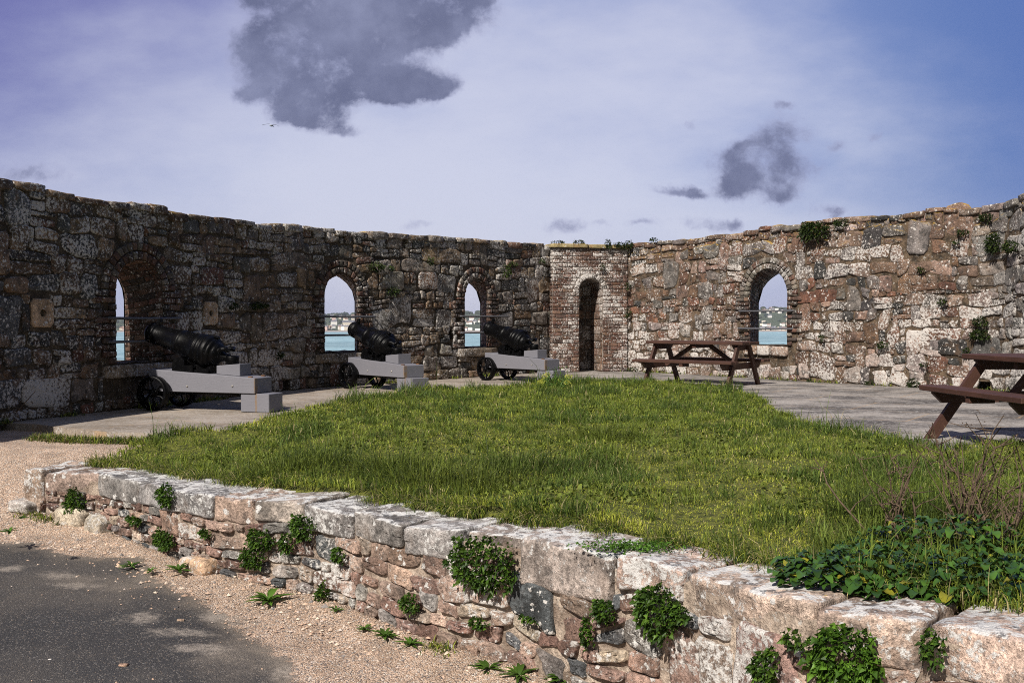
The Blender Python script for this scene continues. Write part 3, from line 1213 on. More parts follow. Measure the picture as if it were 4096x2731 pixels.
asp = t.mix(t.noise(p, 1.4, 5, .6), (.028, .0275, .028), (.056, .054, .053))
asp = t.mul(asp, t.lin(t.noise(p, 120, 3, .7), .3, .7, .6, 1.4))
asp = t.mix(t.math('MULTIPLY', t.step(sp.outputs[0], .85, .94), .8), asp, t.mix(sp.outputs[1], (.16, .12, .085), (.22, .21, .2)))
# dusty sand drifts lying on the asphalt
dn = t.math('ADD', t.noise(p, 1.05, 4, .5, dist=.6), t.math('MULTIPLY', gm, .17))
drift = t.math('MULTIPLY', t.step(dn, .53, .68), t.lin(nB, .3, .7, .35, 1))
asp = t.mix(t.math('MULTIPLY', drift, .75), asp, (.3, .25, .2))
dust = t.math('MULTIPLY', t.step(t.math('ADD', gm, t.math('MULTIPLY', t.math('SUBTRACT', nA, .5), 1.2)), .0, .5), t.lin(nB, .3, .7, .45, 1))
asp = t.mix(t.math('MULTIPLY', dust, .6), asp, (.25, .205, .16))
spt = t.step(t.math('ADD', gs, t.math('ADD', t.math('MULTIPLY', t.math('SUBTRACT', nB, .5), 1.5), t.math('MULTIPLY', t.math('SUBTRACT', t.noise(p, 5, 5, .6), .5), 1.6))), .35, 1.1)
asp = t.mix(t.math('MULTIPLY', spt, .7), asp, t.mix(nB, (.24, .2, .16), (.42, .37, .32)))
asp = t.mix(t.math('MULTIPLY', t.step(t.noise(t.vmath('ADD', p, (7, 2, 0)), .9, 5, .6), .42, .62), .3), asp, (.14, .12, .1))
# gravel
g1 = t.n('ShaderNodeSeparateColor', i0=v2)
gr = t.mix(g1.outputs[0], (.42, .285, .195), (.6, .45, .345))
gr = t.mix(t.step(g1.outputs[1], .86, .9), gr, (.2, .17, .16))
gr = t.mix(t.step(g1.outputs[2], .84, .9), gr, (.62, .54, .46))
gr = t.mul(gr, t.lin(t.noise(p, 5, 5, .6), .3, .7, .72, 1.2))
gr = t.mul(gr, t.lin(t.noise(p, 130, 3, .7), .3, .7, .7, 1.25))
c = t.mix(mask, asp, gr)
hgt = t.math('ADD', t.math('MULTIPLY', t.vor(p, 110, 'F1', 0), t.math('MULTIPLY', mask, -1.0)), t.math('MULTIPLY', v1d, -.35))
bm = t.bump(hgt, .012, 1.0)
bm = t.bump(t.noise(p, 60, 4, .7), .006, 1.0, bm)
t.out(t.pbsdf(c, t.lin(mask, 0, 1, .72, .95), bm, .3))
gnd = acc.build('ground', m)
tag(gnd, kind='structure')

# loose gravel stones lying on the path and along the wall foot
acc = Acc()
NP = 26000
sx = rng.uniform(-6.0, 1.2, NP)
sy = rng.uniform(3.4, 10.0, NP)
sd = dist_fw(sx, sy)
keep = (sd > .02) & ((rng.random(NP) < np.exp(-((np.clip(sd - .1, 0, 9)) / (.42 + .45 * sstep(-2.3, -.6, sx))) ** 2) * (.35 + .65 * (vnoise(np.stack([sx, sy, 0 * sx], -1), 2.3) > -.2))) | ((sy + .35 * (sx + 4) > 7.35) & (sx < -3)) | (rng.random(NP) < .02))
sx, sy, sd = sx[keep], sy[keep], sd[keep]
n = len(sx)
r = (rng.gamma(3, .0021, n) + .0025) * np.where((sd > .5) & (sx > -3.2), .55, 1.0)
oct_ = np.array([[1, 0, 0], [.3, .95, .1], [-.8, .5, 0], [-.7, -.7, .1], [.4, -.9, 0], [.1, .1, .75]])
an = rng.uniform(0, 2 * PI, n)
V = oct_[None] * (1 + rng.normal(0, .15, (n, 6, 3)))
V = np.stack([V[..., 0] * np.cos(an)[:, None] - V[..., 1] * np.sin(an)[:, None], V[..., 0] * np.sin(an)[:, None] + V[..., 1] * np.cos(an)[:, None], V[..., 2]], -1) * r[:, None, None]
gz = ground_z(sx, sy) + .05 * np.exp(-np.clip(sd, 0, 9) / .28)
V += np.stack([sx, sy, gz], -1)[:, None]
T = np.array([[0, 1, 5], [1, 2, 5], [2, 3, 5], [3, 4, 5], [4, 0, 5]])
F = (np.arange(n)[:, None, None] * 6 + T[None]).reshape(-1, 3)
pc = np.array([(.48, .34, .25), (.4, .275, .2), (.55, .44, .35), (.2, .18, .17), (.48, .4, .35)])[rng.choice(5, n, p=[.32, .3, .2, .06, .12])] * rng.uniform(.75, 1.2, (n, 1))
acc.add(V.reshape(-1, 3), [F], np.repeat(pc, 6, 0), 0)
o = acc.build('gravel', simple('gravel_stone', (1, 1, 1), .9, .15, 40, use_attr=True), smooth=False)
tag(o, kind='stuff')

# concrete terrace
ter = [(-8.0, 11.6), (-6.2, 11.15), (-5.13, 10.72), (-4.6, 10.28), (-4.08, 9.99), (-3.55, 9.86), (-2.9, 9.84), (-2.3, 10.1), (-1.0, 10.3), (2.4, 9.6), (3.0, 8.6), (3.4, 6.4), (4.2, 5), (8.2, 5), (8.3, 16.5), (3.6, 22.6), (0.2, 22.7), (-2.5, 18.9), (-4.5, 16.3), (-6.6, 12.5)]
import bmesh
bm = bmesh.new()
vs = [bm.verts.new((x, y, 0)) for x, y in ter]
f = bm.faces.new(vs)
r = bmesh.ops.extrude_face_region(bm, geom=[f])
for v in r['geom']:
    if isinstance(v, bmesh.types.BMVert):
        v.co.z = -.14
bmesh.ops.recalc_face_normals(bm, faces=bm.faces)
me = bpy.data.meshes.new('terrace')
bm.to_mesh(me)
bm.free()
m, t = newmat('weathered_concrete')
p = t.pos()
st = t.n('ShaderNodeMapping', Vector=p, Rotation=(0, 0, .55), Scale=(1, 1.5, 1)).outputs[0]
n1 = t.noise(st, .9, 8, .72)
n2 = t.noise(st, 16, 7, .75)
n3 = t.noise(p, 90, 4, .7)
c = t.mix(t.step(n1, .38, .62), (.07, .063, .06), (.31, .28, .255))
px = t.n('ShaderNodeSeparateXYZ', i0=p).outputs[0]
c = t.mix(t.math('MULTIPLY', t.step(px, 2.5, -1.0), .45), c, (.34, .27, .2))
c = t.mul(c, t.lin(n3, .3, .7, .65, 1.35))
c = t.mix(t.math('MULTIPLY', t.step(n2, .53, .61), .85), c, (.42, .4, .38))
c = t.mix(t.math('MULTIPLY', t.step(t.noise(st, 30, 7, .75), .56, .62), .75), c, (.045, .043, .043))
br = t.n('ShaderNodeTexBrick', Vector=t.n('ShaderNodeMapping', Vector=p, Rotation=(0, 0, .62)).outputs[0], Scale=1.0, Mortar__Size=.018, Mortar__Smooth=.6, Brick__Width=1.9, Row__Height=1.15, _offset=.5)
jn = t.math('MULTIPLY', br.outputs[1], t.lin(t.noise(p, 9, 4, .7), .35, .65, .1, .95))
c = t.mix(jn, c, (.36, .25, .15))
t.out(t.pbsdf(c, .9, t.bump(n3, .004, 1, t.bump(n2, .01, 1, t.bump(jn, .01, -1))), .3))
me.materials.append(m)
o = bpy.data.objects.new('terrace', me)
COL.objects.link(o)
tag(o, kind='structure')

# =================================================================== LOW FOREGROUND WALL
PAL_F = [(.25, .165, .13), (.2, .128, .104), (.3, .215, .17), (.2, .182, .168), (.075, .078, .082), (.35, .275, .22), (.155, .095, .076)]


def ground_f(a):
    x, y = FP.xy(np.asarray(a, float))
    return ground_z(x, y) + .02


cop_s = [_fs[0]] + [FP.at_px(p) for p in (172, 388, 559, 848, 1013, 1216, 1419, 1615, 1850, 2080, 2467, 2745, 3264, 3725)] + [_fs[-1]]
cop_h = [.3, .165, .175, .155, .165, .135, .155, .15, .165, .125, .235, .155, .18, .19, .18]
seg_mid = [(cop_s[i] + cop_s[i + 1]) / 2 for i in range(len(cop_s) - 1)]


def cop_bottom(a):
    a = np.asarray(a, float)
    i = np.clip(np.searchsorted(cop_s, a) - 1, 0, len(cop_h) - 1)
    return top_f(a) - np.array(cop_h)[i]


core = Acc()
CW = .46
core_top = lambda a: top_f(a) - .06
backing(core, FP, core_top, (), CW - .06, -1.0, s_from=.03, w0=-.012)
lw = core.build('low_wall', M_MORTAR_LOW, smooth=False)
tag(lw, 'low retaining wall of pink granite rubble with pale coping stones in the foreground', 'wall')
a = Acc()
for i in range(len(cop_h)):
    s0, s1 = cop_s[i], cop_s[i + 1]
    sc, w, hh = (s0 + s1) / 2, s1 - s0, cop_h[i]
    dz, tl = rng.uniform(-.014, .012), rng.normal(0, .03)
    dw = rng.uniform(-.02, .025)
    wd = CW + rng.uniform(-.04, .08)
    if i == 0:
        hh, dz = .46, 0
    if w > .8:
        tl, dz = 0, .0

    def fm(P):
        s = sc + P[:, 0]
        return FP.map(s, top_f(s) + dz - hh / 2 + P[:, 2] + tl * P[:, 0] * (P[:, 2] > 0), P[:, 1] - wd / 2 + dw)
    col = pick([(.27, .23, .2), (.33, .25, .2), (.23, .215, .2)], [1, 1, .6])
    rock(a, fm, (w - .02, wd, hh), 24, .26, .013, 6, rng.uniform(0, 99), col, rng.random())
a.build('coping', M_COPING, lw)
a = Acc()
# rubble courses between ground and coping (fills to just under each coping stone)
rubble(a, FP, lambda q: cop_bottom(q) + .012, lambda s, z: PAL_F, lambda s, z: [3, 2.5, 2, 1.3, .8, 1, 1.6], bottom=lambda q: ground_f(q) - .08, rows=(.06, .14), ratio=(1.0, 2.7),
       h=(.004, .022), jit=.26, gap=.008, s_from=.04, s_to=_fs[-1], big=.26, split=.25, hi=True, ang=1.1, rough=.008)
# boulders in the footing
for (px, py, w, hh, dcol) in ((300, 2140, .3, .16, (.42, .36, .28)), (400, 2180, .22, .15, (.4, .35, .28)), (810, 2325, .3, .12, (.48, .33, .22)), (110, 2110, .2, .1, (.4, .36, .33))):
    s0 = FP.at_px(px)
    g = float(ground_f(np.array([s0]))[0])
    rock(a, lambda P: FP.map(s0 + P[:, 0], g + hh * .3 + P[:, 2] + P[:, 0] * rng.uniform(-.1, .1), P[:, 1] + .02), (w, .18, hh), 10, .6, .018, 6, rng.uniform(0, 99), dcol, rng.random())
a.build('rubble_face', M_LOW, lw)
# left end return of the wall
EP = Path([tuple(FP.map(np.array([0.0]), np.array([0.]), np.array([-CW]))[0][:2]), tuple(FP.map(np.array([0.0]), np.array([0.]), np.array([0.]))[0][:2])], smooth=False)
a = Acc()
rubble(a, EP, lambda q: -.3 + 0 * np.asarray(q), lambda s, z: PAL_F, lambda s, z: [1] * 7, bottom=lambda q: -.75 + 0 * np.asarray(q), rows=(.1, .2), h=(.01, .03), hi=True)
a.build('end_face', M_LOW, lw)

# =================================================================== LAWN
LB = [(-2.78, 9.83), (-2.62, 11.7), (-2.1, 13.1), (-1.55, 14.3), (-.55, 15.9), (.5, 16.95), (1.4, 17.25), (2.35, 17.2), (3.05, 16.2), (3.42, 15.0), (3.36, 13.5), (3.15, 11.7), (3.1, 9.9), (3.3, 9.1), (3.6, 8.45), (4.5, 8.7), (6.2, 8.8), (6.8, 6.0), (5.5, 2.0)]
_back = FP.map(np.linspace(.36, FP.len - .1, 40), np.zeros(40), np.full(40, -.40))[:, :2]
LAWN = np.array(LB + [tuple(q) for q in _back[::-1]] + [(-3.52, 8.35), (-3.5, 8.9), (-3.25, 9.6)])


def inside(poly, x, y):
    c = np.zeros(np.shape(x), bool)
    j = len(poly) - 1
    for i in range(len(poly)):
        xi, yi = poly[i]
        xj, yj = poly[j]
        k = ((yi > y) != (yj > y)) & (x < (xj - xi) * (y - yi) / (yj - yi + 1e-12) + xi)
        c ^= k
        j = i
    return c


def lawn_z(x, y):
    x, y = np.asarray(x, float), np.asarray(y, float)
    b = -.06 + .10 * sstep(-3.4, -.6, x) + .05 * sstep(.5, 3.0, x) * sstep(9, 4, y)
    P = np.stack([x, y, 0 * x], -1)
    b = b + (.05 - b) * sstep(8.6, 9.7, y)
    return b - .02 + .035 * sstep(-.6, .6, fbm(P, .55, 2)) + .03 * fbm(P, 1.9, 3)


def poly_dist(poly, x, y):
    d = np.full(np.shape(x), 1e9)
    for i in range(len(poly)):
        a, b = np.array(poly[i]), np.array(poly[(i + 1) % len(poly)])
        e = b - a
        t = np.clip(((x - a[0]) * e[0] + (y - a[1]) * e[1]) / (e @ e + 1e-12), 0, 1)
        d = np.minimum(d, np.hypot(x - a[0] - t * e[0], y - a[1] - t * e[1]))
    return d


acc = Acc()
gx, gy = np.arange(-3.7, 6.9, .1), np.arange(1.9, 17.5, .1)
X, Y = np.meshgrid(gx, gy, indexing='ij')
ins = inside(LAWN, X, Y)
dd = poly_dist(LAWN, X, Y)
Z = lawn_z(X, Y) - .07 * (1 - sstep(0, .12, dd))
Z = np.where(ins, Z, Z - .06)
F = grid_faces(len(gx), len(gy))
okv = (ins | (dd < .07)).ravel()
F = F[okv[F].all(1)]
acc.add(np.stack([X, Y, Z], -1).reshape(-1, 3), [F], (1, 1, 1))
m, t = newmat('turf_soil')
p = t.pos()
c = t.mix(t.step(t.noise(p, 22, 6, .7), .35, .6), (.03, .038, .01), (.17, .18, .028))
c = t.mix(t.step(t.noise(p, 40, 4, .7), .55, .7), c, (.12, .10, .04))
t.out(t.pbsdf(c, .95, t.bump(t.noise(p, 60, 4, .7), .03)))
o = acc.build('lawn', m)
tag(o, kind='structure')

M_GRASS = leaf_mat('grass_blades', .6, .35)


def blades(x, y, z, h, w, lean, az, col, curl=1.0):
    """grass blades as bent tapering strips; everything arrays"""
    n = len(x)
    b = np.stack([x, y, z], -1)
    dirv = np.stack([np.cos(az), np.sin(az), 0 * az], -1)
    tw = az + PI / 2 + rng.normal(0, .6, n)
    sd = np.stack([np.cos(tw), np.sin(tw), 0 * tw], -1) * (w / 2)[:, None]
    up = np.array([0, 0, 1.0])
    m1 = b + up * (h * .48 * np.cos(lean * .5))[:, None] + dirv * (h * .48 * np.sin(lean * .5))[:, None]
    l2 = lean * (1 + .8 * curl)
    m2 = m1 + up * (h * .32 * np.cos(l2))[:, None] + dirv * (h * .32 * np.sin(l2))[:, None]
    l3 = lean * (1 + 1.5 * curl)
    tip = m2 + up * (h * .22 * np.cos(l3))[:, None] + dirv * (h * .22 * np.sin(l3))[:, None]
    V = np.stack([b - sd, b + sd, m1 - sd * .85, m1 + sd * .85, m2 - sd * .55, m2 + sd * .55, tip], 1)
    i = np.arange(n)[:, None] * 7
    Q = np.concatenate([i + np.array([[0, 1, 3, 2]]), i + np.array([[2, 3, 5, 4]])])
    T = i + np.array([[4, 5, 6]])
    c = np.repeat(col[:, None], 7, 1)
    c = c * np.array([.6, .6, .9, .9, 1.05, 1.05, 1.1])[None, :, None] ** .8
    return V.reshape(-1, 3), [Q, T], c.reshape(-1, 3)


G_YEL, G_MID, G_DRK, G_STR = np.array((.40, .42, .055)), np.array((.26, .305, .04)), np.array((.06, .10, .018)), np.array((.5, .42, .2))


def lawn_blades(n, dens):
    x = rng.uniform(-3.6, 6.4, n)
    y = rng.uniform(2.6, 17.3, n)
    k = inside(LAWN, x, y) & (np.abs(x / y) < .6) & (rng.random(n) < np.clip(dens(y), 0, 1))
    x, y = x[k], y[k]
    n = len(x)
    P = np.stack([x, y, 0 * x], -1)
    edge = poly_dist(LAWN, x, y)
    tuft = np.clip(sstep(.15, .65, fbm(P, 1.5, 3)) + .8 * sstep(.35, .7, fbm(P + 21, 3.6, 2)), 0, 1)
    fine = fbm(P + 50, 4.5, 2)
    yel = sstep(-.15, .55, fbm(P + 9, .8, 3) + .3 * fine)
    yel = yel * sstep(3.6, 2.2, x + .0 * y) * sstep(14.5, 11, y) * (1 - .75 * tuft)
    h = (.02 + .026 * rng.random(n) + .085 * tuft * rng.random(n)) * (1 + .2 * fine)
    h = np.where(edge < .14, h * rng.uniform(1.0, 1.9, n), h)
    h *= 1 + .45 * sstep(8, 15, y)
    h *= 1 - .2 * yel
    lng = rng.random(n) < .02
    h = np.where(lng, h * 1.9, h)
    w = rng.uniform(.0028, .0055, n) * (1 + .09 * np.clip(y - 4, 0, 14))
    az = rng.uniform(0, 2 * PI, n)
    lean = np.abs(rng.normal(.5, .35, n)) + .12
    # front edge flops over the coping
    r = rng.random((n, 1))
    col = G_MID * (1 - yel)[:, None] + G_YEL * yel[:, None]
    dk = (sstep(.2, .8, tuft + .5 * fine + .25 * rng.normal(0, 1, n)) * .9)[:, None]
    col = col * (1 - dk) + G_DRK * dk
    s = (rng.random(n) < .06 + .05 * yel)
    col[s] = G_STR * rng.uniform(.6, 1.1, (s.sum(), 1))
    s = rng.random(n) < .22
    col[s] = G_DRK * rng.uniform(.7, 1.6, (s.sum(), 1))
    col = col * rng.uniform(.6, 1.4, (n, 1))
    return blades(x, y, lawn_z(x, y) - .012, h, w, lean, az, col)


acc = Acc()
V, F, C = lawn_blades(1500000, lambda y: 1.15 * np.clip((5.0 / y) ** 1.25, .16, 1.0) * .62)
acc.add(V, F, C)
# tussocks of long grass
NT_ = 1700
tx, ty = rng.uniform(-3.4, 4.6, NT_), rng.uniform(3.6, 16.8, NT_)
k = inside(LAWN, tx, ty)
tx, ty = tx[k], ty[k]
ex = [(gp(905 * 1.7415, 1075 * 1.7415, .05)), gp(1300, 1865, 0), gp(1560, 1905, .0), gp(1900, 1960, .02), gp(1700, 1960, .0), gp(1120, 1905, -.03), gp(2060, 1905, .02), gp(2400, 1760, .05), gp(3520, 2080, .08), gp(3700, 2120, .08), gp(3980, 2100, .08)]
tx = np.concatenate([tx, [q[0] for q in ex]])
ty = np.concatenate([ty, [q[1] for q in ex]])
for i in range(len(tx)):
    nb = int(rng.integers(14, 46) if i < len(tx) - len(ex) else 420)
    rr = rng.uniform(.02, .07) if i < len(tx) - len(ex) else .2
    x, y = tx[i] + rng.normal(0, rr, nb), ty[i] + rng.normal(0, rr, nb)
    az = np.arctan2(y - ty[i], x - tx[i]) + rng.normal(0, .5, nb)
    h = rng.uniform(.05, .13, nb) * (1 if i < len(tx) - len(ex) else 1.9)
    gm_ = rng.uniform(.1, .7)
    gm_ *= .8
    col = (G_DRK * (1 - gm_) + G_MID * gm_) * rng.uniform(.5, 1.4, (nb, 1)) * (1 if i < len(tx) - len(ex) else .7)
    V, F, C = blades(x, y, lawn_z(x, y) - .01, h, rng.uniform(.003, .006, nb) * (1 + .06 * max(0, ty[i] - 4)), np.abs(rng.normal(.55, .3, nb)), az, col)
    acc.add(V, F, C)
nc = 9000
x, y = rng.uniform(-3.4, 5, nc), rng.uniform(3.4, 14, nc)
k = inside(LAWN, x, y) & (np.abs(x / y) < .6) & (fbm(np.stack([x, y, 0 * x + 33], -1), 1.7, 2) > .28) & (rng.random(nc) < (5 / y) ** .8)
x, y = x[k], y[k]
for rep in range(4):
    n = len(x)
    xx, yy_ = x + rng.normal(0, .03, n), y + rng.normal(0, .03, n)
    V, F, C = blades(xx, yy_, lawn_z(xx, yy_) + .02, rng.uniform(.02, .05, n), rng.uniform(.012, .028, n), rng.uniform(.8, 1.5, n), rng.uniform(0, 2 * PI, n), (G_MID * .55 + G_DRK * .45) * rng.uniform(.5, 1.2, (n, 1)), .3)
    acc.add(V, F, C)
for i in range(60):   # rank grass in the lawn corner
    q_ = gp(rng.uniform(3300, 4090), rng.uniform(1960, 2330), .1)
    if not inside(LAWN, np.array([q_[0]]), np.array([q_[1]]))[0]:
        continue
    nb = 40
    x, y = q_[0] + rng.normal(0, .05, nb), q_[1] + rng.normal(0, .05, nb)
    V, F, C = blades(x, y, lawn_z(x, y) - .01, rng.uniform(.1, .24, nb), rng.uniform(.003, .007, nb), np.abs(rng.normal(.55, .35, nb)), rng.uniform(0, 2 * PI, nb), (G_DRK * .7 + G_MID * .3) * rng.uniform(.5, 1.5, (nb, 1)))
    acc.add(V, F, C)
# fringe hanging over the coping and along the kerb of the terrace
n = 15000
s_ = rng.uniform(.3, FP.len - .2, n)
q = FP.map(s_, np.zeros(n), -.42 + .05 * rng.normal(size=n) + .07 * fbm(np.stack([s_, 0 * s_, 0 * s_ + 3], -1), 1.7, 2))
tx_, ty_ = FP.tan(s_)
dens = fbm(np.stack([s_, 0 * s_, 0 * s_], -1), 2.2, 3) > -.1
q, tx_, ty_, s_ = q[dens], tx_[dens], ty_[dens], s_[dens]
n = len(s_)
V, F, C = blades(q[:, 0], q[:, 1], top_f(s_) - .015, rng.uniform(.06, .16, n), rng.uniform(.003, .006, n), np.abs(rng.normal(.8, .35, n)), np.arctan2(-tx_, ty_) + rng.normal(0, .8, n),
                 np.where(rng.random((n, 1)) < .18, G_STR * .8, np.where(rng.random((n, 1)) < .5, G_DRK, G_MID * .8)) * rng.uniform(.6, 1.4, (n, 1)))
acc.add(V, F, C)
o = acc.build('grass', M_GRASS, smooth=False)
tag(o, kind='stuff')

# weedy verge between the gravel path and the terrace edge, and at the wall feet
acc = Acc()
verge = np.array([(-7.4, 11.0), (-6.2, 10.75), (-5.2, 10.38), (-4.65, 9.98), (-4.15, 9.78), (-3.6, 9.72), (-2.85, 9.66)])
VP = Path([tuple(q) for q in verge], res=.03)
n = 15000
s_ = rng.uniform(0, VP.len, n)
den = fbm(np.stack([s_, 0 * s_, 0 * s_ + 2], -1), 1.5, 3)
left = sstep(2.6, 1.0, s_)
k = (den + .9 * left > -.12) & (rng.random(n) < .85)
s_, den, left = s_[k], den[k], left[k]
n = len(s_)
q = VP.map(s_, np.zeros(n), rng.normal(0, .06 + .10 * left, n) + .04)
V, F, C = blades(q[:, 0], q[:, 1], np.maximum(ground_z(q[:, 0], q[:, 1]), -.1) - .01, rng.uniform(.04, .10, n) * (1 + .6 * left), rng.uniform(.006, .012, n), np.abs(rng.normal(.6, .35, n)), rng.uniform(0, 2 * PI, n),
                 np.where(rng.random((n, 1)) < .3, G_STR * .45, np.where(rng.random((n, 1)) < .5, G_DRK, G_MID * .8)) * rng.uniform(.5, 1.3, (n, 1)))
acc.add(V, F, C)
for path, n, lo in ((LP, 2600, 5.0), (RP, 1500, .2)):
    s_ = rng.uniform(lo, path.len, n)
    k = fbm(np.stack([s_, 0 * s_, 0 * s_ + 5], -1), 1.9, 2) > .12
    s_ = s_[k]
    n = len(s_)
    q = path.map(s_, np.zeros(n), .06 + np.abs(rng.normal(0, .06, n)))
    V, F, C = blades(q[:, 0], q[:, 1], np.zeros(n), rng.uniform(.03, .10, n), rng.uniform(.008, .016, n), np.abs(rng.normal(.6, .35, n)), rng.uniform(0, 2 * PI, n),
                     np.where(rng.random((n, 1)) < .2, G_STR * .5, np.where(rng.random((n, 1)) < .5, G_DRK, G_MID)) * rng.uniform(.5, 1.2, (n, 1)))
    acc.add(V, F, C)
# green strip at the foot of the low wall
n = 5200
s_ = rng.uniform(0, _fs[-1], n)
k = fbm(np.stack([s_, 0 * s_, 0 * s_ + 8], -1), 2.2, 3) > .12 + .25 * sstep(1.0, 4.5, s_)
s_ = s_[k]
n = len(s_)
q = FP.map(s_, np.zeros(n), .05 + np.abs(rng.normal(0, .05, n)))
V, F, C = blades(q[:, 0], q[:, 1], ground_z(q[:, 0], q[:, 1]) + .03, rng.uniform(.025, .07, n), rng.uniform(.004, .008, n), np.abs(rng.normal(.7, .35, n)), rng.uniform(0, 2 * PI, n),
                 np.where(rng.random((n, 1)) < .15, G_STR * .5, np.where(rng.random((n, 1)) < .5, G_DRK, G_MID)) * rng.uniform(.6, 1.3, (n, 1)))
acc.add(V, F, C)
o = acc.build('weeds', M_GRASS, smooth=False)
tag(o, kind='stuff')

# =================================================================== PLANTS
M_LEAF = leaf_mat('wall_weed_leaves', .5, .25)
M_GLOSS = leaf_mat('glossy_beet_leaves', .22, .12)
M_STEM = simple('dry_stems', (.10, .068, .045), .85, .35, 40)


def leaf_set(C, A, L, W, roll=None, fold=.25, droop=.25):
    """leaves at C (n,3), pointing along A (n,3) with length L and width W; each a 6-vertex folded blade"""
    n = len(C)
    A = A / (np.linalg.norm(A, axis=1)[:, None] + 1e-9)
    R = rng.normal(size=(n, 3))
    S_ = np.cross(A, R if roll is None else roll)
    S_ /= np.linalg.norm(S_, axis=1)[:, None] + 1e-9
    N = np.cross(S_, A)
    N = np.where(N[:, 2:3] < 0, -N, N)
    L, W = L[:, None], W[:, None]
    g = np.array([0, 0, -1.0])
    mid = C + A * L * .5 + N * L * .06
    tip = C + A * L + g * L * droop
    lft = mid + S_ * W * .5 + N * W * fold
    rgt = mid - S_ * W * .5 + N * W * fold
    V = np.stack([C, lft, mid, rgt, tip], 1)
    i = np.arange(n)[:, None] * 5
    T = np.concatenate([i + np.array([[0, 2, 1]]), i + np.array([[0, 3, 2]]), i + np.array([[1, 2, 4]]), i + np.array([[2, 3, 4]])])
    return V.reshape(-1, 3), [T]


def clump(name, path, px, py, wpx, hpx, label, cat, group, n=None, leaf=.03, cols=((.05, .105, .012), (.08, .15, .016), (.03, .065, .01)), w0=.03, depth=.35, aspect=.7):
    r = path.at(px, py)
    if r is None:
        return
    s0, z0 = r
    x, y = path.xy(s0)
    tx, ty = path.tan(s0)
    view = np.array([x, y]) / math.hypot(x, y)
    fs = abs(tx * view[1] - ty * view[0])           # foreshortening of the wall here
    hw = wpx / 2 * y / FPX / max(fs, .35)
    hh = hpx / 2 * y / FPX
    n = n or int(np.clip(260 * hw * hh / (leaf * leaf * .6) * .1, 40, 900))
    # dome of leaf positions, lumpy
    u = rng.normal(size=(n, 3))
    u /= np.linalg.norm(u, axis=1)[:, None]
    rad = rng.uniform(.45, 1, n) ** .5
    rad *= 1 + .42 * vnoise(u + px, 2.6)
    P = u * rad[:, None]
    d = min(hw, hh) * depth * .8 + .01
    C = path.map(s0 + P[:, 0] * hw, z0 + P[:, 1] * hh - .15 * hh * np.abs(P[:, 2]), w0 + np.abs(P[:, 2]) * d * 2)
    c0 = path.map(np.array([s0]), np.array([z0]), np.array([0.]))[0]
    nrm = np.array([ty, -tx, 0])
    A = (C - c0) / max(hw, hh) * .7 + nrm * .7 + rng.normal(0, .5, (n, 3)) + np.array([0, 0, .25])
    L = leaf * rng.uniform(.4, 1.35, n)
    V, F = leaf_set(C, A, L, L * aspect * rng.uniform(.8, 1.2, n))
    cc = .78 * np.array(cols)[rng.choice(len(cols), n)] * rng.uniform(.6, 1.5, (n, 1))
    acc = Acc()
    base = path.map(np.array([s0]), np.array([z0]), np.array([0.]))[0]
    acc.add(V - base, F, np.repeat(cc, 5, 0))
    o = acc.build(name, M_LEAF, smooth=False)
    o.location = base
    return tag(o, label, cat, group)


def clump_f(px, py, w, h, label, **k):
    """clump on the low wall's face"""
    s0 = FP.at_px(px)
    return clump('wall_plant', FP, px, py, w, h, label, 'wall plant', 'leafy weeds growing from the low wall', **k)


K = 1.7415
for (px, py, w, h, lab) in (
    (180, 1150, 36, 60, 'small leafy clump just below the coping near the left end of the low wall'),
    (394, 1136, 26, 48, 'dark narrow leafy tuft hanging in a coping joint of the low wall'),
    (112, 1200, 30, 34, 'small sparse weed low on the far left end of the low wall'),
    (150, 1226, 62, 64, 'bushy weed at the foot of the low wall near its left end'),
    (318, 1193, 34, 16, 'flat pale green tuft in a crack of the low wall above the yellow rosettes'),
    (388, 1238, 40, 38, 'round green tuft on the low wall straight above the largest left rosette'),
    (482, 1222, 22, 16, 'tiny green sprig in the middle of the low wall face'),
    (608, 1235, 62, 40, 'upper half of the double weed left of the tall coping clump'),
    (590, 1275, 50, 50, 'lower half of the double weed hanging down the low wall'),
    (667, 1240, 32, 38, 'small dark clump beside the taller clump under the coping'),
    (705, 1208, 46, 58, 'upright leafy clump growing out under the coping joint'),
    (790, 1273, 24, 36, 'small lone tuft on a big brown stone of the low wall'),
    (955, 1380, 34, 40, 'ragged tuft low on the wall to the left of the biggest clump'),
    (1110, 1425, 40, 24, 'low flat tuft below the biggest clump on the low wall'),
    (1406, 1398, 50, 50, 'round clump to the left of the tall bushy one on the low wall'),
    (1366, 1448, 24, 66, 'thin trailing weed hanging down a joint of the low wall'),
    (1845, 1465, 46, 36, 'small clump touching the left side of the bright round bush'),
    (1782, 1530, 56, 66, 'loose leafy weed at the bottom edge left of the bright round bush'),
    (752, 1375, 22, 84, 'narrow weed trailing down beside the dark grey stone'),
    (1230, 1418, 40, 12, 'thin green line of leaves in a bed joint under the red stone'),
    (2162, 1480, 50, 84, 'weed growing down the joint between the last two coping stones'),
    (1795, 1492, 18, 18, 'tiny sprig on the brown stones near the right of the low wall'),
):
    clump_f(px * K, py * K, w * K, h * K, lab, leaf=.026)
clump_f(1127 * K, 1292 * K, 160 * K, 124 * K, 'largest dark leafy clump covering the middle of the low wall under the coping', leaf=.032, n=900)
clump_f(1532 * K, 1395 * K, 104 * K, 130 * K, 'tall bushy green clump on the low wall below a pale coping stone', leaf=.028, n=750)
clump_f(1957 * K, 1498 * K, 150 * K, 146 * K, 'bright green round bush low on the right of the low wall', leaf=.034, n=900, cols=((.07, .15, .014), (.10, .2, .02), (.045, .1, .012)))
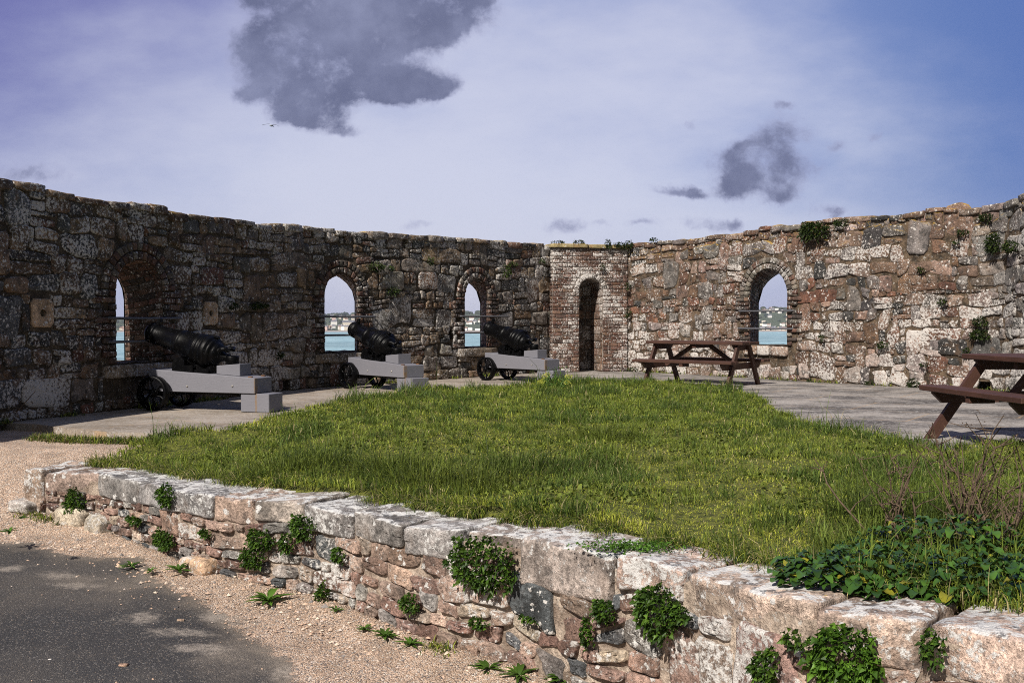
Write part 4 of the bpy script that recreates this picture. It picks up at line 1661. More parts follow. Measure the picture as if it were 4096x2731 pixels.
clump_f(1585 * K, 1405 * K, 36 * K, 40 * K, 'small side tuft at the right of the tall bushy clump', leaf=.026)

# mat of small leaves on top of the coping
acc = Acc()
q = gp(1452 * K, 1258 * K, .06)
n = 700
C = np.stack([q[0] + rng.normal(0, .11, n), q[1] + rng.normal(0, .045, n), np.full(n, .05) + rng.uniform(0, .03, n)], -1) - q
V, F = leaf_set(C, np.stack([rng.normal(0, 1, n), rng.normal(-.3, 1, n), rng.uniform(.1, 1, n)], -1), rng.uniform(.012, .028, n), rng.uniform(.008, .016, n))
acc.add(V, F, np.repeat(np.array([(.06, .13, .015)]) * rng.uniform(.5, 1.6, (n, 1)), 5, 0))
o = acc.build('moss_mat', M_LEAF, smooth=False)
o.location = q
tag(o, kind='stuff')


def rosette(px, py, wpx, label, n=22, wid=.2, col=(.055, .11, .014)):
    x, y, _ = gp(px * K, py * K, -.6)
    z = float(ground_z(x, y)) + .05 * math.exp(-max(float(dist_fw(np.array([x]), np.array([y]))[0]), 0) / .28)
    q = gp(px * K, py * K, z)
    R = wpx * K / 2 * q[1] / FPX
    acc = Acc()
    for i in range(n):
        az, el = rng.uniform(0, 2 * PI), rng.uniform(.15, 1.1)
        L = R * rng.uniform(.7, 1.25)
        W = L * wid * rng.uniform(.8, 1.3)
        ts = np.linspace(0, 1, 6)
        d = np.array([math.cos(az), math.sin(az)])
        out = L * (ts * math.cos(el) + .25 * ts ** 2)
        up = L * (math.sin(el) * ts - .55 * math.sin(el) * ts ** 2 * 1.1) + .004
        c = np.stack([d[0] * out, d[1] * out, up], -1)
        sd = np.array([-d[1], d[0], 0])
        wv = W * np.array([.25, .7, 1.0, .95, .6, .03])
        V = np.stack([c - sd * wv[:, None] / 2 + np.array([0, 0, 1]) * wv[:, None] * .18, c, c + sd * wv[:, None] / 2 + np.array([0, 0, 1]) * wv[:, None] * .18], 1)
        acc.add(V.reshape(-1, 3), [grid_faces(6, 3)], np.array(col) * rng.uniform(.6, 1.6))
    o = acc.build('rosette_plant', M_LEAF)
    o.location = q
    return tag(o, label, 'rosette plant', 'leafy rosettes on the gravel at the foot of the low wall')


for (px, py, w, lab) in (
    (302, 1302, 50, 'small green rosette on gravel, leftmost along the wall foot after the bushy weed'),
    (345, 1314, 40, 'sparse pale rosette between two fuller ones on the gravel'),
    (410, 1312, 66, 'full upright rosette beside the pinkish slab at the wall foot'),
    (617, 1382, 96, 'wide flat rosette of long dark leaves lying on the gravel'),
    (838, 1448, 46, 'small rosette where the gravel meets the wall, left of a pair'),
    (884, 1464, 68, 'middle rosette with broad leaves against the slanting grey stone'),
    (942, 1482, 58, 'dark feathery rosette right of the slanting grey stone'),
    (1122, 1540, 78, 'large broad leaved rosette at the bottom edge of the view'),
    (1192, 1556, 92, 'bright broad leaved rosette at the bottom edge with a yellow leaf'),
    (1292, 1566, 84, 'tall leaved rosette cut by the bottom edge under the lichen block'),
    (22, 1224, 46, 'grassy tuft on the gravel left of the low wall end'),
    (48, 1192, 34, 'little green tuft leaning on the left end of the low wall'),
    (772, 1402, 36, 'small sprig at the wall foot under the dark grey stone'),
):
    rosette(px, py, w, lab)

# sea beet and dry stems on the lawn corner
def beet(name, c, rad, n, label, hgt=.1):
    base = np.array([c[0], c[1], float(lawn_z(c[0], c[1]))])
    acc = Acc()
    for i in range(n):
        a, r = rng.uniform(0, 2 * PI), rad * math.sqrt(rng.random())
        p = np.array([r * math.cos(a) * 1.25, r * math.sin(a) * .75, 0.0])
        az = a + rng.normal(0, .8)
        el = rng.uniform(.2, 1.0)
        L = rng.uniform(.035, .075)
        W = L * rng.uniform(.5, .7)
        ts = np.linspace(0, 1, 7)
        d = np.array([math.cos(az), math.sin(az)])
        out = L * ts
        up = hgt * rng.uniform(.2, 1.0) * (1 - (r / rad) ** 2 * .7) + L * (el * ts - 1.15 * el * ts ** 2)
        c_ = np.stack([p[0] + d[0] * out, p[1] + d[1] * out, up], -1)
        sd = np.array([-d[1], d[0], 0])
        wv = W * np.array([.14, .4, .85, 1.0, .95, .7, .25])
        rip = rng.normal(0, .12, (7, 2))
        V = np.stack([c_ - sd * wv[:, None] / 2 + np.array([0, 0, 1]) * (wv * (.15 + rip[:, 0]))[:, None], c_, c_ + sd * wv[:, None] / 2 + np.array([0, 0, 1]) * (wv * (.15 + rip[:, 1]))[:, None]], 1)
        col = np.array([(.03, .07, .012), (.045, .095, .014), (.025, .055, .012), (.2, .19, .02)][rng.choice(4, p=[.45, .3, .2, .05])]) * rng.uniform(.7, 1.4)
        acc.add(V.reshape(-1, 3), [grid_faces(7, 3)], col)
    o = acc.build(name, M_GLOSS)
    o.location = base
    return tag(o, label, 'leafy plant', 'glossy broad leaved plants on the lawn corner')


b1 = gp(3420, 2270, .12)
b2 = gp(3800, 2180, .14)
b3 = gp(3960, 2300, .13)
b4 = gp(3600, 2330, .11)
beet('leafy_plant', b1, .26, 380, 'dark glossy broad leaved plant just behind the coping at right', .14)
beet('leafy_plant', b4, .15, 130, 'low sprawl of broad leaves with yellowed edges along the coping at right', .08)
beet('leafy_plant', b2, .38, 520, 'dark leafy mound under the dry stems at the right edge', .2)
beet('leafy_plant', b3, .32, 360, 'broad leaved plant nearest the right edge of the view', .16)


def dry_plant(px, py, hpx, n, label, spread=.5):
    c = gp(px, py, .1)
    base = np.array([c[0], c[1], float(lawn_z(c[0], c[1]))])
    H = hpx * c[1] / FPX
    acc = Acc()
    for i in range(n):
        az, le = rng.uniform(0, 2 * PI), abs(rng.normal(0, spread))
        h = H * rng.uniform(.55, 1.15)
        ts = np.linspace(0, 1, 7)
        p0 = np.array([rng.normal(0, .05), rng.normal(0, .05), 0])
        wig = np.cumsum(rng.normal(0, .022, (7, 3)), 0)
        P = p0 + np.stack([np.cos(az) * np.sin(le) * ts, np.sin(az) * np.sin(le) * ts, np.cos(le) * ts], -1) * h + wig * ts[:, None]
        r = .0055 * rng.uniform(.6, 1.3)
        tube(acc, P, np.linspace(r, r * .35, 7), 5)
        for b in range(rng.integers(1, 5)):
            k = rng.integers(2, 6)
            dv = np.array([rng.normal(0, 1), rng.normal(0, 1), rng.uniform(.2, 1.2)])
            dv /= np.linalg.norm(dv)
            Lb = h * rng.uniform(.12, .35)
            Q = P[k] + np.linspace(0, 1, 4)[:, None] * dv * Lb + np.cumsum(rng.normal(0, .008, (4, 3)), 0)
            tube(acc, Q, np.linspace(r * .55, r * .2, 4), 4)
            nn = rng.integers(3, 9)                   # withered bracts along the stem
            tt = rng.uniform(.0, 1, nn)
            C = P[k] + tt[:, None] * dv * Lb
            V, F = leaf_set(C, rng.normal(size=(nn, 3)), rng.uniform(.008, .02, nn), rng.uniform(.005, .01, nn))
            acc.add(V, F)
    o = acc.build('dry_plant', M_STEM)
    o.location = base
    return tag(o, label, 'dry plant', 'dead stalks standing in the lawn corner')


dry_plant(3590, 2130, 420, 12, 'thin dead stalks standing left of the thicker dry clump', .35)
dry_plant(3880, 2120, 432, 24, 'thickest clump of dead brown stalks at the right edge', .5)
dry_plant(4030, 2200, 384, 18, 'dead stalks leaning out of the right edge of the view', .8)
dry_plant(3690, 2200, 200, 10, 'short broken brown stalks among the glossy leaves', .8)
# dry branch lying by the left wall foot
acc = Acc()
q = gp(75, 1690, 0)
for dv in ((.5, .1, .6), (-.5, .2, .25), (.45, -.2, -.1), (-.3, 0, -.12)):
    tube(acc, np.array([(0, 0, .14)]) + np.linspace(0, 1, 4)[:, None] * np.array(dv) * .34, np.linspace(.007, .003, 4), 5)
o = acc.build('dry_branch', M_STEM)
o.location = q
tag(o, 'pale dry forked branch leaning at the foot of the dark wall at far left', 'branch')

# yellow-green flowering plant at the far tip of the lawn
acc, fl = Acc(), Acc()
q = gp(2223, 1556, .04)
root = empty('flowering_plant', q)
for (dx, hh, ln) in ((0, .3, .0), (.02, .34, -.2), (-.02, .31, .35), (-.03, .2, .6), (.03, .2, -.6), (-.05, .16, .9), (.06, .18, -.9), (0, .22, .1)):
    P = np.array([[dx - math.sin(ln) * hh * t_, rng.normal(0, .01), math.cos(ln) * hh * t_] for t_ in np.linspace(0, 1, 5)])
    tube(acc, P, np.linspace(.009, .004, 5), 6, col=(.07, .14, .02))
    n = 40
    kk = rng.integers(1, 5, n)
    C = P[kk] + rng.normal(0, .025, (n, 3))
    V, F = leaf_set(C, rng.normal(size=(n, 3)) + np.array([0, 0, -.3]), rng.uniform(.02, .045, n), rng.uniform(.012, .025, n))
    acc.add(V, F, np.repeat(np.array([(.05, .1, .015)]) * rng.uniform(.5, 1.5, (n, 1)), 5, 0))
for (dx, dz) in ((-.17, .20), (-.13, .23), (-.20, .13), (-.24, .12), (.19, .19), (.22, .2), (.17, .11), (-.22, .085), (.2, .08)):
    n = 70
    u = rng.normal(size=(n, 3))
    u /= np.linalg.norm(u, axis=1)[:, None]
    C = np.array([dx, rng.normal(0, .05), dz]) + u * np.array([.036, .036, .024])
    V, F = leaf_set(C, u, np.full(n, .014), np.full(n, .013))
    fl = Acc()
    fl.add(V, F, np.repeat(np.array([(.52, .54, .09)]) * rng.uniform(.7, 1.2, (n, 1)), 5, 0))
    tube(acc, [(dx * .3, 0, .06), (dx * .8, 0, dz * .6), (dx, 0, dz)], .005, 5, col=(.09, .16, .03))
    fl.build('flower_head', M_LEAF, root, smooth=False)
acc.build('foliage', M_LEAF, root, smooth=False)
tag(root, 'yellow flowered green weed at the far tip of the lawn beside the third cannon', 'flowering plant')

# weeds rooted in the tall walls
DK = ((.03, .05, .012), (.05, .075, .014), (.02, .035, .01))
for (path, px, py, w, h, lab) in (
    (LP, 1492, 1068, 58, 36, 'dark cushion plant right of the second window arch'),
    (LP, 1558, 1164, 46, 30, 'dark weed level with the springing of the second window arch'),
    (LP, 1709, 1048, 26, 30, 'small dark tuft high between the second and third windows'),
    (LP, 1550, 1075, 22, 18, 'tiny tuft next to the cushion plant by the second window'),
    (LP, 2010, 1086, 32, 50, 'upright dark weed above the right side of the third window arch'),
    (LP, 2040, 1058, 34, 22, 'small dark weed higher up right of the third window arch'),
    (LP, 2155, 1047, 20, 18, 'tiny tuft near the top of the wall beside the brick block'),
    (LP, 1017, 1225, 62, 22, 'flat dark plant in a joint above the first cannon breech'),
    (LP, 912, 1222, 22, 26, 'small dark tuft right of the pale socket stone'),
    (LP, 1100, 1420, 26, 24, 'dark weed behind the first cannon breech'),
    (RP, 3262, 925, 112, 66, 'large dark bush hanging near the top of the sunlit wall'),
    (RP, 3370, 892, 48, 32, 'small dark bush on the wall top right of the large hanging bush'),
    (RP, 3946, 872, 54, 30, 'dark plant under the white lichen stone high on the right'),
    (RP, 3855, 931, 46, 20, 'flat dark weed in a joint left of the white lichen stones'),
    (RP, 3987, 972, 56, 80, 'tall dark weed beside the big white lichen patch'),
    (RP, 4062, 984, 50, 48, 'dark weed on the shaded wall corner at the right edge'),
    (RP, 3829, 968, 32, 14, 'thin green weed below a joint high on the right wall'),
    (RP, 3690, 1078, 26, 20, 'small tuft at mid height of the right wall'),
    (RP, 3778, 1203, 32, 26, 'small dark tuft above the brown stones of the right wall'),
    (RP, 3932, 1287, 50, 36, 'green weed above the second picnic table'),
    (RP, 3924, 1338, 72, 40, 'wide green weed just above the second picnic table'),
    (RP, 3539, 1379, 42, 26, 'dark tuft under the pair of large grey stones'),
    (RP, 3297, 1349, 20, 24, 'small green tuft right of the fourth window'),
    (RP, 3257, 1525, 24, 20, 'little weed at the wall foot right of the first picnic table'),
    (RP, 3491, 1535, 36, 24, 'green weed at the wall foot beside a pale square stone'),
    (RP, 3660, 1533, 42, 34, 'leafy weed at the wall foot behind the second bench'),
    (RP, 3873, 1404, 22, 26, 'green tuft left of the second picnic table top'),
    (RP, 3704, 1458, 26, 16, 'small green tuft above the second bench'),
    (RP, 2545, 1482, 46, 24, 'green weed at the wall foot right of the brick block'),
    (BP, 2503, 1146, 22, 30, 'dark tuft on the right edge of the brick block above its middle'),
    (BP, 2503, 1252, 22, 38, 'dark tuft on the right edge of the brick block lower down'),
    (BP, 2402, 1068, 22, 24, 'small dark tuft on the brick above the doorway arch'),
):
    big = w > 60 and h > 40
    clump('wall_plant', path, px, py, w, h, lab, 'wall plant', 'dark weeds rooted in the tall walls', leaf=.05 if not big else .07, cols=DK, depth=.5, aspect=.45, w0=.05, n=int(np.clip(w * h / 8, 60, 700)))
for (px, py, w, h, lab) in ((2229, 976, 52, 24, 'dark round bush on the wall top behind the brick cap, left one'), (2309, 974, 46, 24, 'dark round bush on the wall top behind the brick cap, right one'), (2426, 976, 20, 34, 'small upright tuft on the edge of the brick cap'),
                            (2477, 982, 54, 22, 'flat weed over the right half of the brick cap'), (2522, 980, 32, 34, 'dark tuft where the brick cap meets the sunlit wall'), (2624, 960, 30, 14, 'tiny weed on top of the sunlit wall near the brick block')):
    path = RP if px > 2600 else BP
    if py < 977 and px < 2400:
        q = gp(px, py, 0)
        P_ = Path([tuple(BP.map(np.array([0.]), np.array([0.]), np.array([-.9]))[0][:2]), tuple(BP.map(np.array([BP.len]), np.array([0.]), np.array([-.9]))[0][:2])], smooth=False)
        path = P_
    clump('wall_plant', path, min(px, 2508) if path is BP else px, py, w, h, lab, 'wall plant', 'weeds on top of the walls', leaf=.05, cols=DK, depth=.5, aspect=.45, w0=.05, n=int(np.clip(w * h / 5, 60, 400)))

# loose stones on the asphalt
for (px, py, w, col, lab) in ((497, 2664, 38, (.26, .17, .12), 'brown flat loose stone lying on the dark asphalt'), (200, 2640, 16, (.5, .48, .45), 'tiny white stone on the asphalt at lower left'), (705, 2432, 18, (.1, .1, .11), 'small black stone at the gravel edge'),
                              (725, 2482, 26, (.4, .28, .2), 'pinkish stone at the gravel edge beside the pale sand patch')):
    q = gp(px, py, -.57)
    q[2] = float(ground_z(q[0], q[1]))
    q = gp(px, py, q[2])
    acc = Acc()
    sz = w * q[1] / FPX
    rock(acc, lambda P: P + np.array([0, 0, sz * .16]), (sz, sz * .6, sz * .4), 6, .6, sz * .12, 14, rng.uniform(0, 50), col, rng.random())
    o = acc.build('loose_stone', M_LOW)
    o.location = q
    tag(o, lab, 'stone', 'loose stones on the road')

# =================================================================== CANNONS
M_BLACK, t = newmat('black_gloss_paint')
p = t.pos()
n1, n2 = t.noise(p, 14, 5, .65), t.noise(p, 110, 4, .6)
c = t.mix(t.step(n1, .5, .75), (.002, .002, .0024), (.005, .0047, .0047))
t.out(t.pbsdf(c, t.lin(n1, .3, .7, .3, .42), t.bump(n2, .0025, .8, t.bump(t.noise(p, 30, 3), .003, .8)), .12))
M_GREY, t = newmat('grey_painted_timber')
p = t.pos()
st = t.n('ShaderNodeMapping', Vector=p, Scale=(1.5, 14, 14)).outputs[0]
c = t.mul(t.mix(t.noise(p, 2.5, 5, .6), (.14, .138, .158), (.178, .175, .196)), t.lin(t.noise(p, 160, 3, .7), .3, .7, .84, 1.14))
c = t.mix(t.step(t.noise(st, 6, 5, .7), .62, .72, 0, .35), c, (.2, .2, .23))
# old rust weeping down the rear corner and from the bolt heads
xyz = t.n('ShaderNodeSeparateXYZ', i0=p)
corner = t.math('MULTIPLY', t.step(t.math('ABSOLUTE', t.math('SUBTRACT', xyz.outputs[0], t.math('ADD', .205, t.math('MULTIPLY', t.noise(p, 9, 2), .012)))), .022, .004), t.step(xyz.outputs[1], .06, .02))
c = t.mix(t.math('MULTIPLY', corner, t.lin(t.noise(p, 20, 4), .3, .7, .25, .95)), c, (.19, .115, .05))
t.out(t.pbsdf(c, .6, t.bump(t.noise(p, 160, 3), .001, .8, t.bump(t.noise(st, 8, 4), .002)), .35))
M_RUST = simple('rusty_iron', (.16, .08, .04), .8, .5, 30)
M_BOLT = simple('zinc_bolt', (.35, .33, .3), .5, .3, 60, metal=.6)

BL, BW, BH, DR, CV, CW_, ZD, CLN, ZF = .39, .322, .226, .209, -.021, .391, .414, 1.30, .503
VC = CV + CW_ / 2


def make_cannon():
    root = empty('cannon')
    # carriage: a wedge-shaped timber bed
    slope = lambda u: ZD + (ZF - ZD) * (DR - u) / (DR + CLN)
    a = Acc()
    box(a, -CLN, DR, CV, CV + CW_, BH, ZD, bev=.006, top=slope)
    car = a.build('carriage', M_GREY, root, smooth=False)
    for (u, z) in ((-.74, .30), (-.10, .315)):
        a = Acc()
        lathe(a, [(0, 0), (0, .013), (-.008, .013), (-.014, .008), (-.014, 0)], lambda V, u=u, z=z: np.stack([V[:, 1] + u, CV + V[:, 0] + .001, V[:, 2] + z], -1), 12)
        a.build('bolt', M_BOLT, car)
    for v in (CV + .05, CV + CW_ - .05):
        a = Acc()
        lathe(a, [(.0, 0), (.0, .03), (.012, .028), (.013, 0)], lambda V, v=v: np.stack([V[:, 1] + DR - .09, V[:, 2] + v, slope(DR - .09) + V[:, 0] + .0005], -1)[:, [0, 1, 2]], 14)
        a.build('bolt', M_RUST, car)
    # quoin block on the bed, its top rising toward the rear
    a = Acc()
    ck = lambda V: np.stack([V[:, 0], V[:, 1], V[:, 2] + np.where(V[:, 2] < .5, slope(V[:, 0]) - .46 + .001, 0)], -1)
    box(a, -.379, -.048, .063, .313, .46, .57, bev=.005, M=ck, top=lambda x: .554 + (x + .379) / .331 * .027)
    a.build('quoin_block', M_GREY, root, smooth=False)
    a = Acc()
    box(a, 0, BL, 0, BW, 0, BH - .002, bev=.006)
    a.build('rear_block', M_GREY, root, smooth=False)
    # barrel
    t0, ang = np.array([-1.425, .966]), math.atan2(-.282, 1.0)
    ca, sa = math.cos(ang), math.sin(ang)

    def BM(V):
        return np.stack([t0[0] + V[:, 0] * ca - V[:, 2] * sa, VC + V[:, 1], t0[1] + V[:, 0] * sa + V[:, 2] * ca], -1)
    prof = [(.25, 0), (.25, .062), (.0, .066), (0, .112), (.012, .125), (.03, .132), (.055, .134), (.075, .124), (.082, .123), (.088, .133), (.112, .135), (.118, .124), (.14, .121),
            (.42, .142), (.43, .153), (.475, .156), (.482, .160), (.492, .166), (.515, .167), (.524, .158), (.54, .157), (.74, .181), (.75, .192), (.77, .194), (.778, .188), (.79, .188), (.80, .2), (.835, .203),
            (.845, .192), (.86, .194), (.872, .209), (.9, .215), (.93, .214), (.95, .206), (.957, .188), (.975, .190), (.992, .184), (1.0, .166), (1.01, .15), (1.03, .152), (1.05, .14), (1.075, .105), (1.1, .072),
            (1.12, .055), (1.16, .05), (1.19, .055), (1.2, .0)]
    a = Acc()
    lathe(a, prof, BM, 48)
    bar = a.build('barrel', M_BLACK, root)
    a = Acc()      # muzzle sight
    box(a, .085, .135, -.028, .028, .115, .185, M=BM, bev=.01)
    box(a, .09, .13, -.032, .032, .175, .212, M=BM, bev=.012)
    a.build('sight', M_BLACK, bar, smooth=False)
    a = Acc()      # vent field
    box(a, .86, 1.0, -.03, .03, .19, .222, M=BM, bev=.01)
    a.build('vent_patch', M_BLACK, bar, smooth=False)
    # cascabel: neck with a short upright loop, and the rear fork
    a = Acc()
    c0 = BM(np.array([[1.25, 0, -.01]]))[0]
    lathe(a, [(-.055, 0), (-.055, .07), (-.045, .08), (.045, .083), (.058, .075), (.056, .045), (.02, .04), (.02, 0)], lambda V: np.stack([c0[0] + V[:, 1], c0[1] + V[:, 2], c0[2] + V[:, 0] - V[:, 1] * .0], -1)[:, :], 24)
    a.build('cascabel', M_BLACK, bar)
    a = Acc()
    for sgn in (-1, 1):
        tube(a, BM(np.array([[1.07, sgn * .07, .06], [1.12, sgn * .1, .1], [1.18, sgn * .085, .12], [1.2, sgn * .05, .1]])), [.026, .03, .028, .022], 8)
    a.build('breeching_ring', M_BLACK, bar)
    # iron bracket with humped cheeks, base plate and lug
    a = Acc()
    for v0 in (CV + .045, CV + CW_ - .095):
        us = np.linspace(-.992, -.812, 13)
        hump = .10 + .076 * np.sin(np.linspace(0.25, PI - .6, 13)) + .0
        hump[0] = .06
        zb = slope(us) + .001
        V = np.concatenate([np.stack([us, np.full(13, v), zz], -1) for v in (v0, v0 + .05) for zz in (zb, zb + hump)])
        q = []
        for i in range(12):
            q += [[i, i + 1, 14 + i, 13 + i], [26 + i, 39 + i, 40 + i, 27 + i], [13 + i, 14 + i, 40 + i, 39 + i], [i, 26 + i, 27 + i, i + 1]]
        q += [[0, 13, 39, 26], [12, 38, 51, 25]]
        a.add(V, [np.array(q)])
        box(a, -.815, -.69, v0 - .005, v0 + .055, .44, .556, bev=.006)
    box(a, -.99, -.48, CV + .06, CV + CW_ - .06, .44, .50, bev=.004)
    box(a, -.72, -.47, CV + .1, CV + CW_ - .1, .45, .565, bev=.006)
    tube(a, [(-.87, CV + .05, .60), (-.87, CV + CW_ - .05, .60)], .04, 14)
    box(a, -.93, -.80, VC - .06, VC + .06, .5, .72, bev=.01)
    a.build('bracket', M_BLACK, root, smooth=False)
    # axle and wheels
    a = Acc()
    tube(a, [(-1.163, CV - .1, .213), (-1.163, CV + CW_ + .1, .213)], .028, 12)
    box(a, -1.25, -1.0, CV + .02, CV + CW_ - .02, .165, .225, bev=.01)
    box(a, -1.0, .0, VC - .06, VC + .06, .19, .225, bev=.004)
    a.build('axle', M_BLACK, root)
    R = .213
    for (v0, v1, out) in ((-.164, -.066, -1), (CV + CW_ + .045, CV + CW_ + .143, 1)):
        WM = lambda V: np.stack([V[:, 1] - 1.163, V[:, 0], V[:, 2] + R], -1)
        a = Acc()
        lathe(a, [(v0, R - .034), (v0, R - .006), (v0 + .006, R), (v1 - .006, R), (v1, R - .006), (v1, R - .034), (v1 - .006, R - .038), (v0 + .006, R - .038), (v0, R - .034)], WM, 48)
        w = a.build('wheel', M_BLACK, root)
        a = Acc()
        vm = (v0 + v1) / 2
        lathe(a, [(vm - .055, 0), (vm - .055, .028), (vm - .05, .034), (vm - .03, .05), (vm + .03, .05), (vm + .05, .034), (vm + .055, .028), (vm + .055, 0)], WM, 24)
        a.build('hub', M_BLACK, w)
        for k in range(6):
            a = Acc()
            th = k * PI / 3 + .3
            ts = np.linspace(0, 1, 7)
            rr = .04 + (R - .075) * ts
            tt = th + .42 * np.sin(ts * PI) * .6 + .25 * ts
            P = np.stack([rr * np.cos(tt) - 1.163, np.full(7, vm - .012), rr * np.sin(tt) + R], -1)
            tube(a, P, [.018, .014, .012, .012, .013, .016, .024], 8)
            a.build('spoke', M_BLACK, w)
    return root


cn = make_cannon()
for i, ((x, y, an), lab) in enumerate((((-3.301, 12.093, -.299), 'nearest black cannon on a grey wedge carriage, at the leftmost window'),
                                       ((-1.787, 15.424, -.813), 'middle black cannon with rust streaks on its grey carriage, at the second window'),
                                       ((.442, 17.626, -.768), 'farthest black cannon on a grey carriage, beside the brick block'))):
    o = cn if i == 0 else copy_tree(cn)
    o.location = (x, y, .004)
    o.rotation_euler = (0, 0, an)
    tag(o, lab, 'cannon', 'black cannons on grey carriages pointing out of the windows')

# =================================================================== PICNIC TABLES
M_WOOD, t = newmat('red_brown_stained_wood')
p = t.pos()
gr_ = t.n('ShaderNodeMapping', Vector=p, Scale=(1.2, 18, 18)).outputs[0]
n1, n2 = t.noise(gr_, 3, 6, .65), t.noise(p, 3, 4, .6)
c = t.mix(n1, (.034, .0150, .0098), (.078, .034, .0225))
c = t.mul(c, t.lin(n2, .3, .7, .75, 1.3))
c = t.mix(t.step(t.noise(gr_, 9, 5, .75), .66, .74, 0, .5), c, (.27, .16, .11))
t.out(t.pbsdf(c, .62, t.bump(n1, .004, 1.0), .35))


def beam(a, p, q, w, th, up=(0, 0, 1), bev=.004):
    """rectangular timber from p to q; w across 'up x dir', th along up"""
    p, q = np.array(p, float), np.array(q, float)
    d = q - p
    L = np.linalg.norm(d)
    d /= L
    s = np.cross(d, up)
    s /= np.linalg.norm(s)
    u = np.cross(s, d)
    box(a, 0, L, -w / 2, w / 2, -th / 2, th / 2, M=lambda V: p + V[:, :1] * d + V[:, 1:2] * s + V[:, 2:3] * u, bev=bev)


def make_table(BLn, TLn, TW, SP, zt, zs, uL, sprds, label):
    root = empty('picnic_table')
    a = Acc()
    nb = 5
    bw = TW / nb
    for i in range(nb):
        v = -TW / 2 + i * bw
        box(a, -TLn / 2 + rng.uniform(-.004, .004), TLn / 2 + rng.uniform(-.004, .004), v + .003, v + bw - .003, zt - .05, zt, bev=.006)
    a.build('table_top', M_WOOD, root, smooth=False)
    for sg in (-1, 1):
        a = Acc()
        for i in range(2):
            v0 = sg * SP / 2 - sg * (i * .14) - (.14 if sg > 0 else 0)
            box(a, -BLn / 2 + rng.uniform(-.004, .004), BLn / 2 + rng.uniform(-.004, .004), v0 + .003, v0 + .137, zs - .05, zs, bev=.006)
        a.build('bench', M_WOOD, root, smooth=False)
    for su in (-1, 1):
        sprd = sprds[su > 0]
        for sv in (-1, 1):
            a = Acc()
            p_, q_ = np.array((su * uL, sv * sprd, 0)), np.array((su * uL, sv * .20, zt - .052))
            d = q_ - p_
            hw = .05
            V = []
            for uu in (su * uL - .022, su * uL + .022):
                for (pt, s_) in ((p_, -1), (p_, 1), (q_, 1), (q_, -1)):
                    V.append((uu, pt[1] + s_ * hw * 1.18, pt[2]))
            a.add(np.array(V), [np.array([[0, 1, 2, 3], [7, 6, 5, 4], [0, 4, 5, 1], [1, 5, 6, 2], [2, 6, 7, 3], [3, 7, 4, 0]])])
            a.build('leg', M_WOOD, root, smooth=False)
        # seat bearer with chamfered ends, and top bearer, bolted inside the legs
        for nm, (hv, z1, z0) in (('seat_bearer', (SP / 2 - .03, zs - .052, zs - .155)), ('top_bearer', (TW / 2 - .03, zt - .052, zt - .145))):
            a = Acc()
            un = su * (uL - .046)
            V = []
            for uu in (un - .022, un + .022):
                V += [(uu, -hv + .09, z0), (uu, hv - .09, z0), (uu, hv, z0 + .085), (uu, hv, z1), (uu, -hv, z1), (uu, -hv, z0 + .085)]
            a.add(np.array(V), [np.array([[0, 1, 2, 3, 4, 5], [11, 10, 9, 8, 7, 6]]), np.array([[i, i + 6, (i + 1) % 6 + 6, (i + 1) % 6] for i in range(6)])])
            a.build(nm, M_WOOD, root, smooth=False)
        a = Acc()
        beam(a, (su * (uL - .08), 0, zs - .12), (su * .16, 0, zt - .075), .07, .045, up=(0, 1, 0))
        a.build('brace', M_WOOD, root, smooth=False)
    a = Acc()
    box(a, -.035, .035, -TW / 2 + .05, TW / 2 - .05, zt - .115, zt - .052, bev=.004)
    a.build('middle_bearer', M_WOOD, root, smooth=False)
    for sg in (-1, 1):
        a = Acc()
        v0 = sg * (SP / 2 - .14)
        box(a, -.035, .035, v0 - .12, v0 + .12, zs - .11, zs - .052, bev=.004)
        a.build('bench_batten', M_WOOD, root, smooth=False)
    return tag(root, label, 'picnic table', 'red brown picnic tables on the terrace')


t1 = make_table(1.857, 1.832, .683, 1.562, .75, .44, .78, (.60, .60), 'red brown picnic table standing before the window of the sunlit wall')
t1.location = (3.289, 17.27, 0)
t1.rotation_euler = (0, 0, -.66)
t2 = make_table(1.62, 1.60, .72, 1.56, .80, .50, .66, (.74, .58), 'red brown picnic table half cut off by the right edge of the view')
t2.location = (4.78, 8.86, 0)
t2.rotation_euler = (0, 0, -1.47)

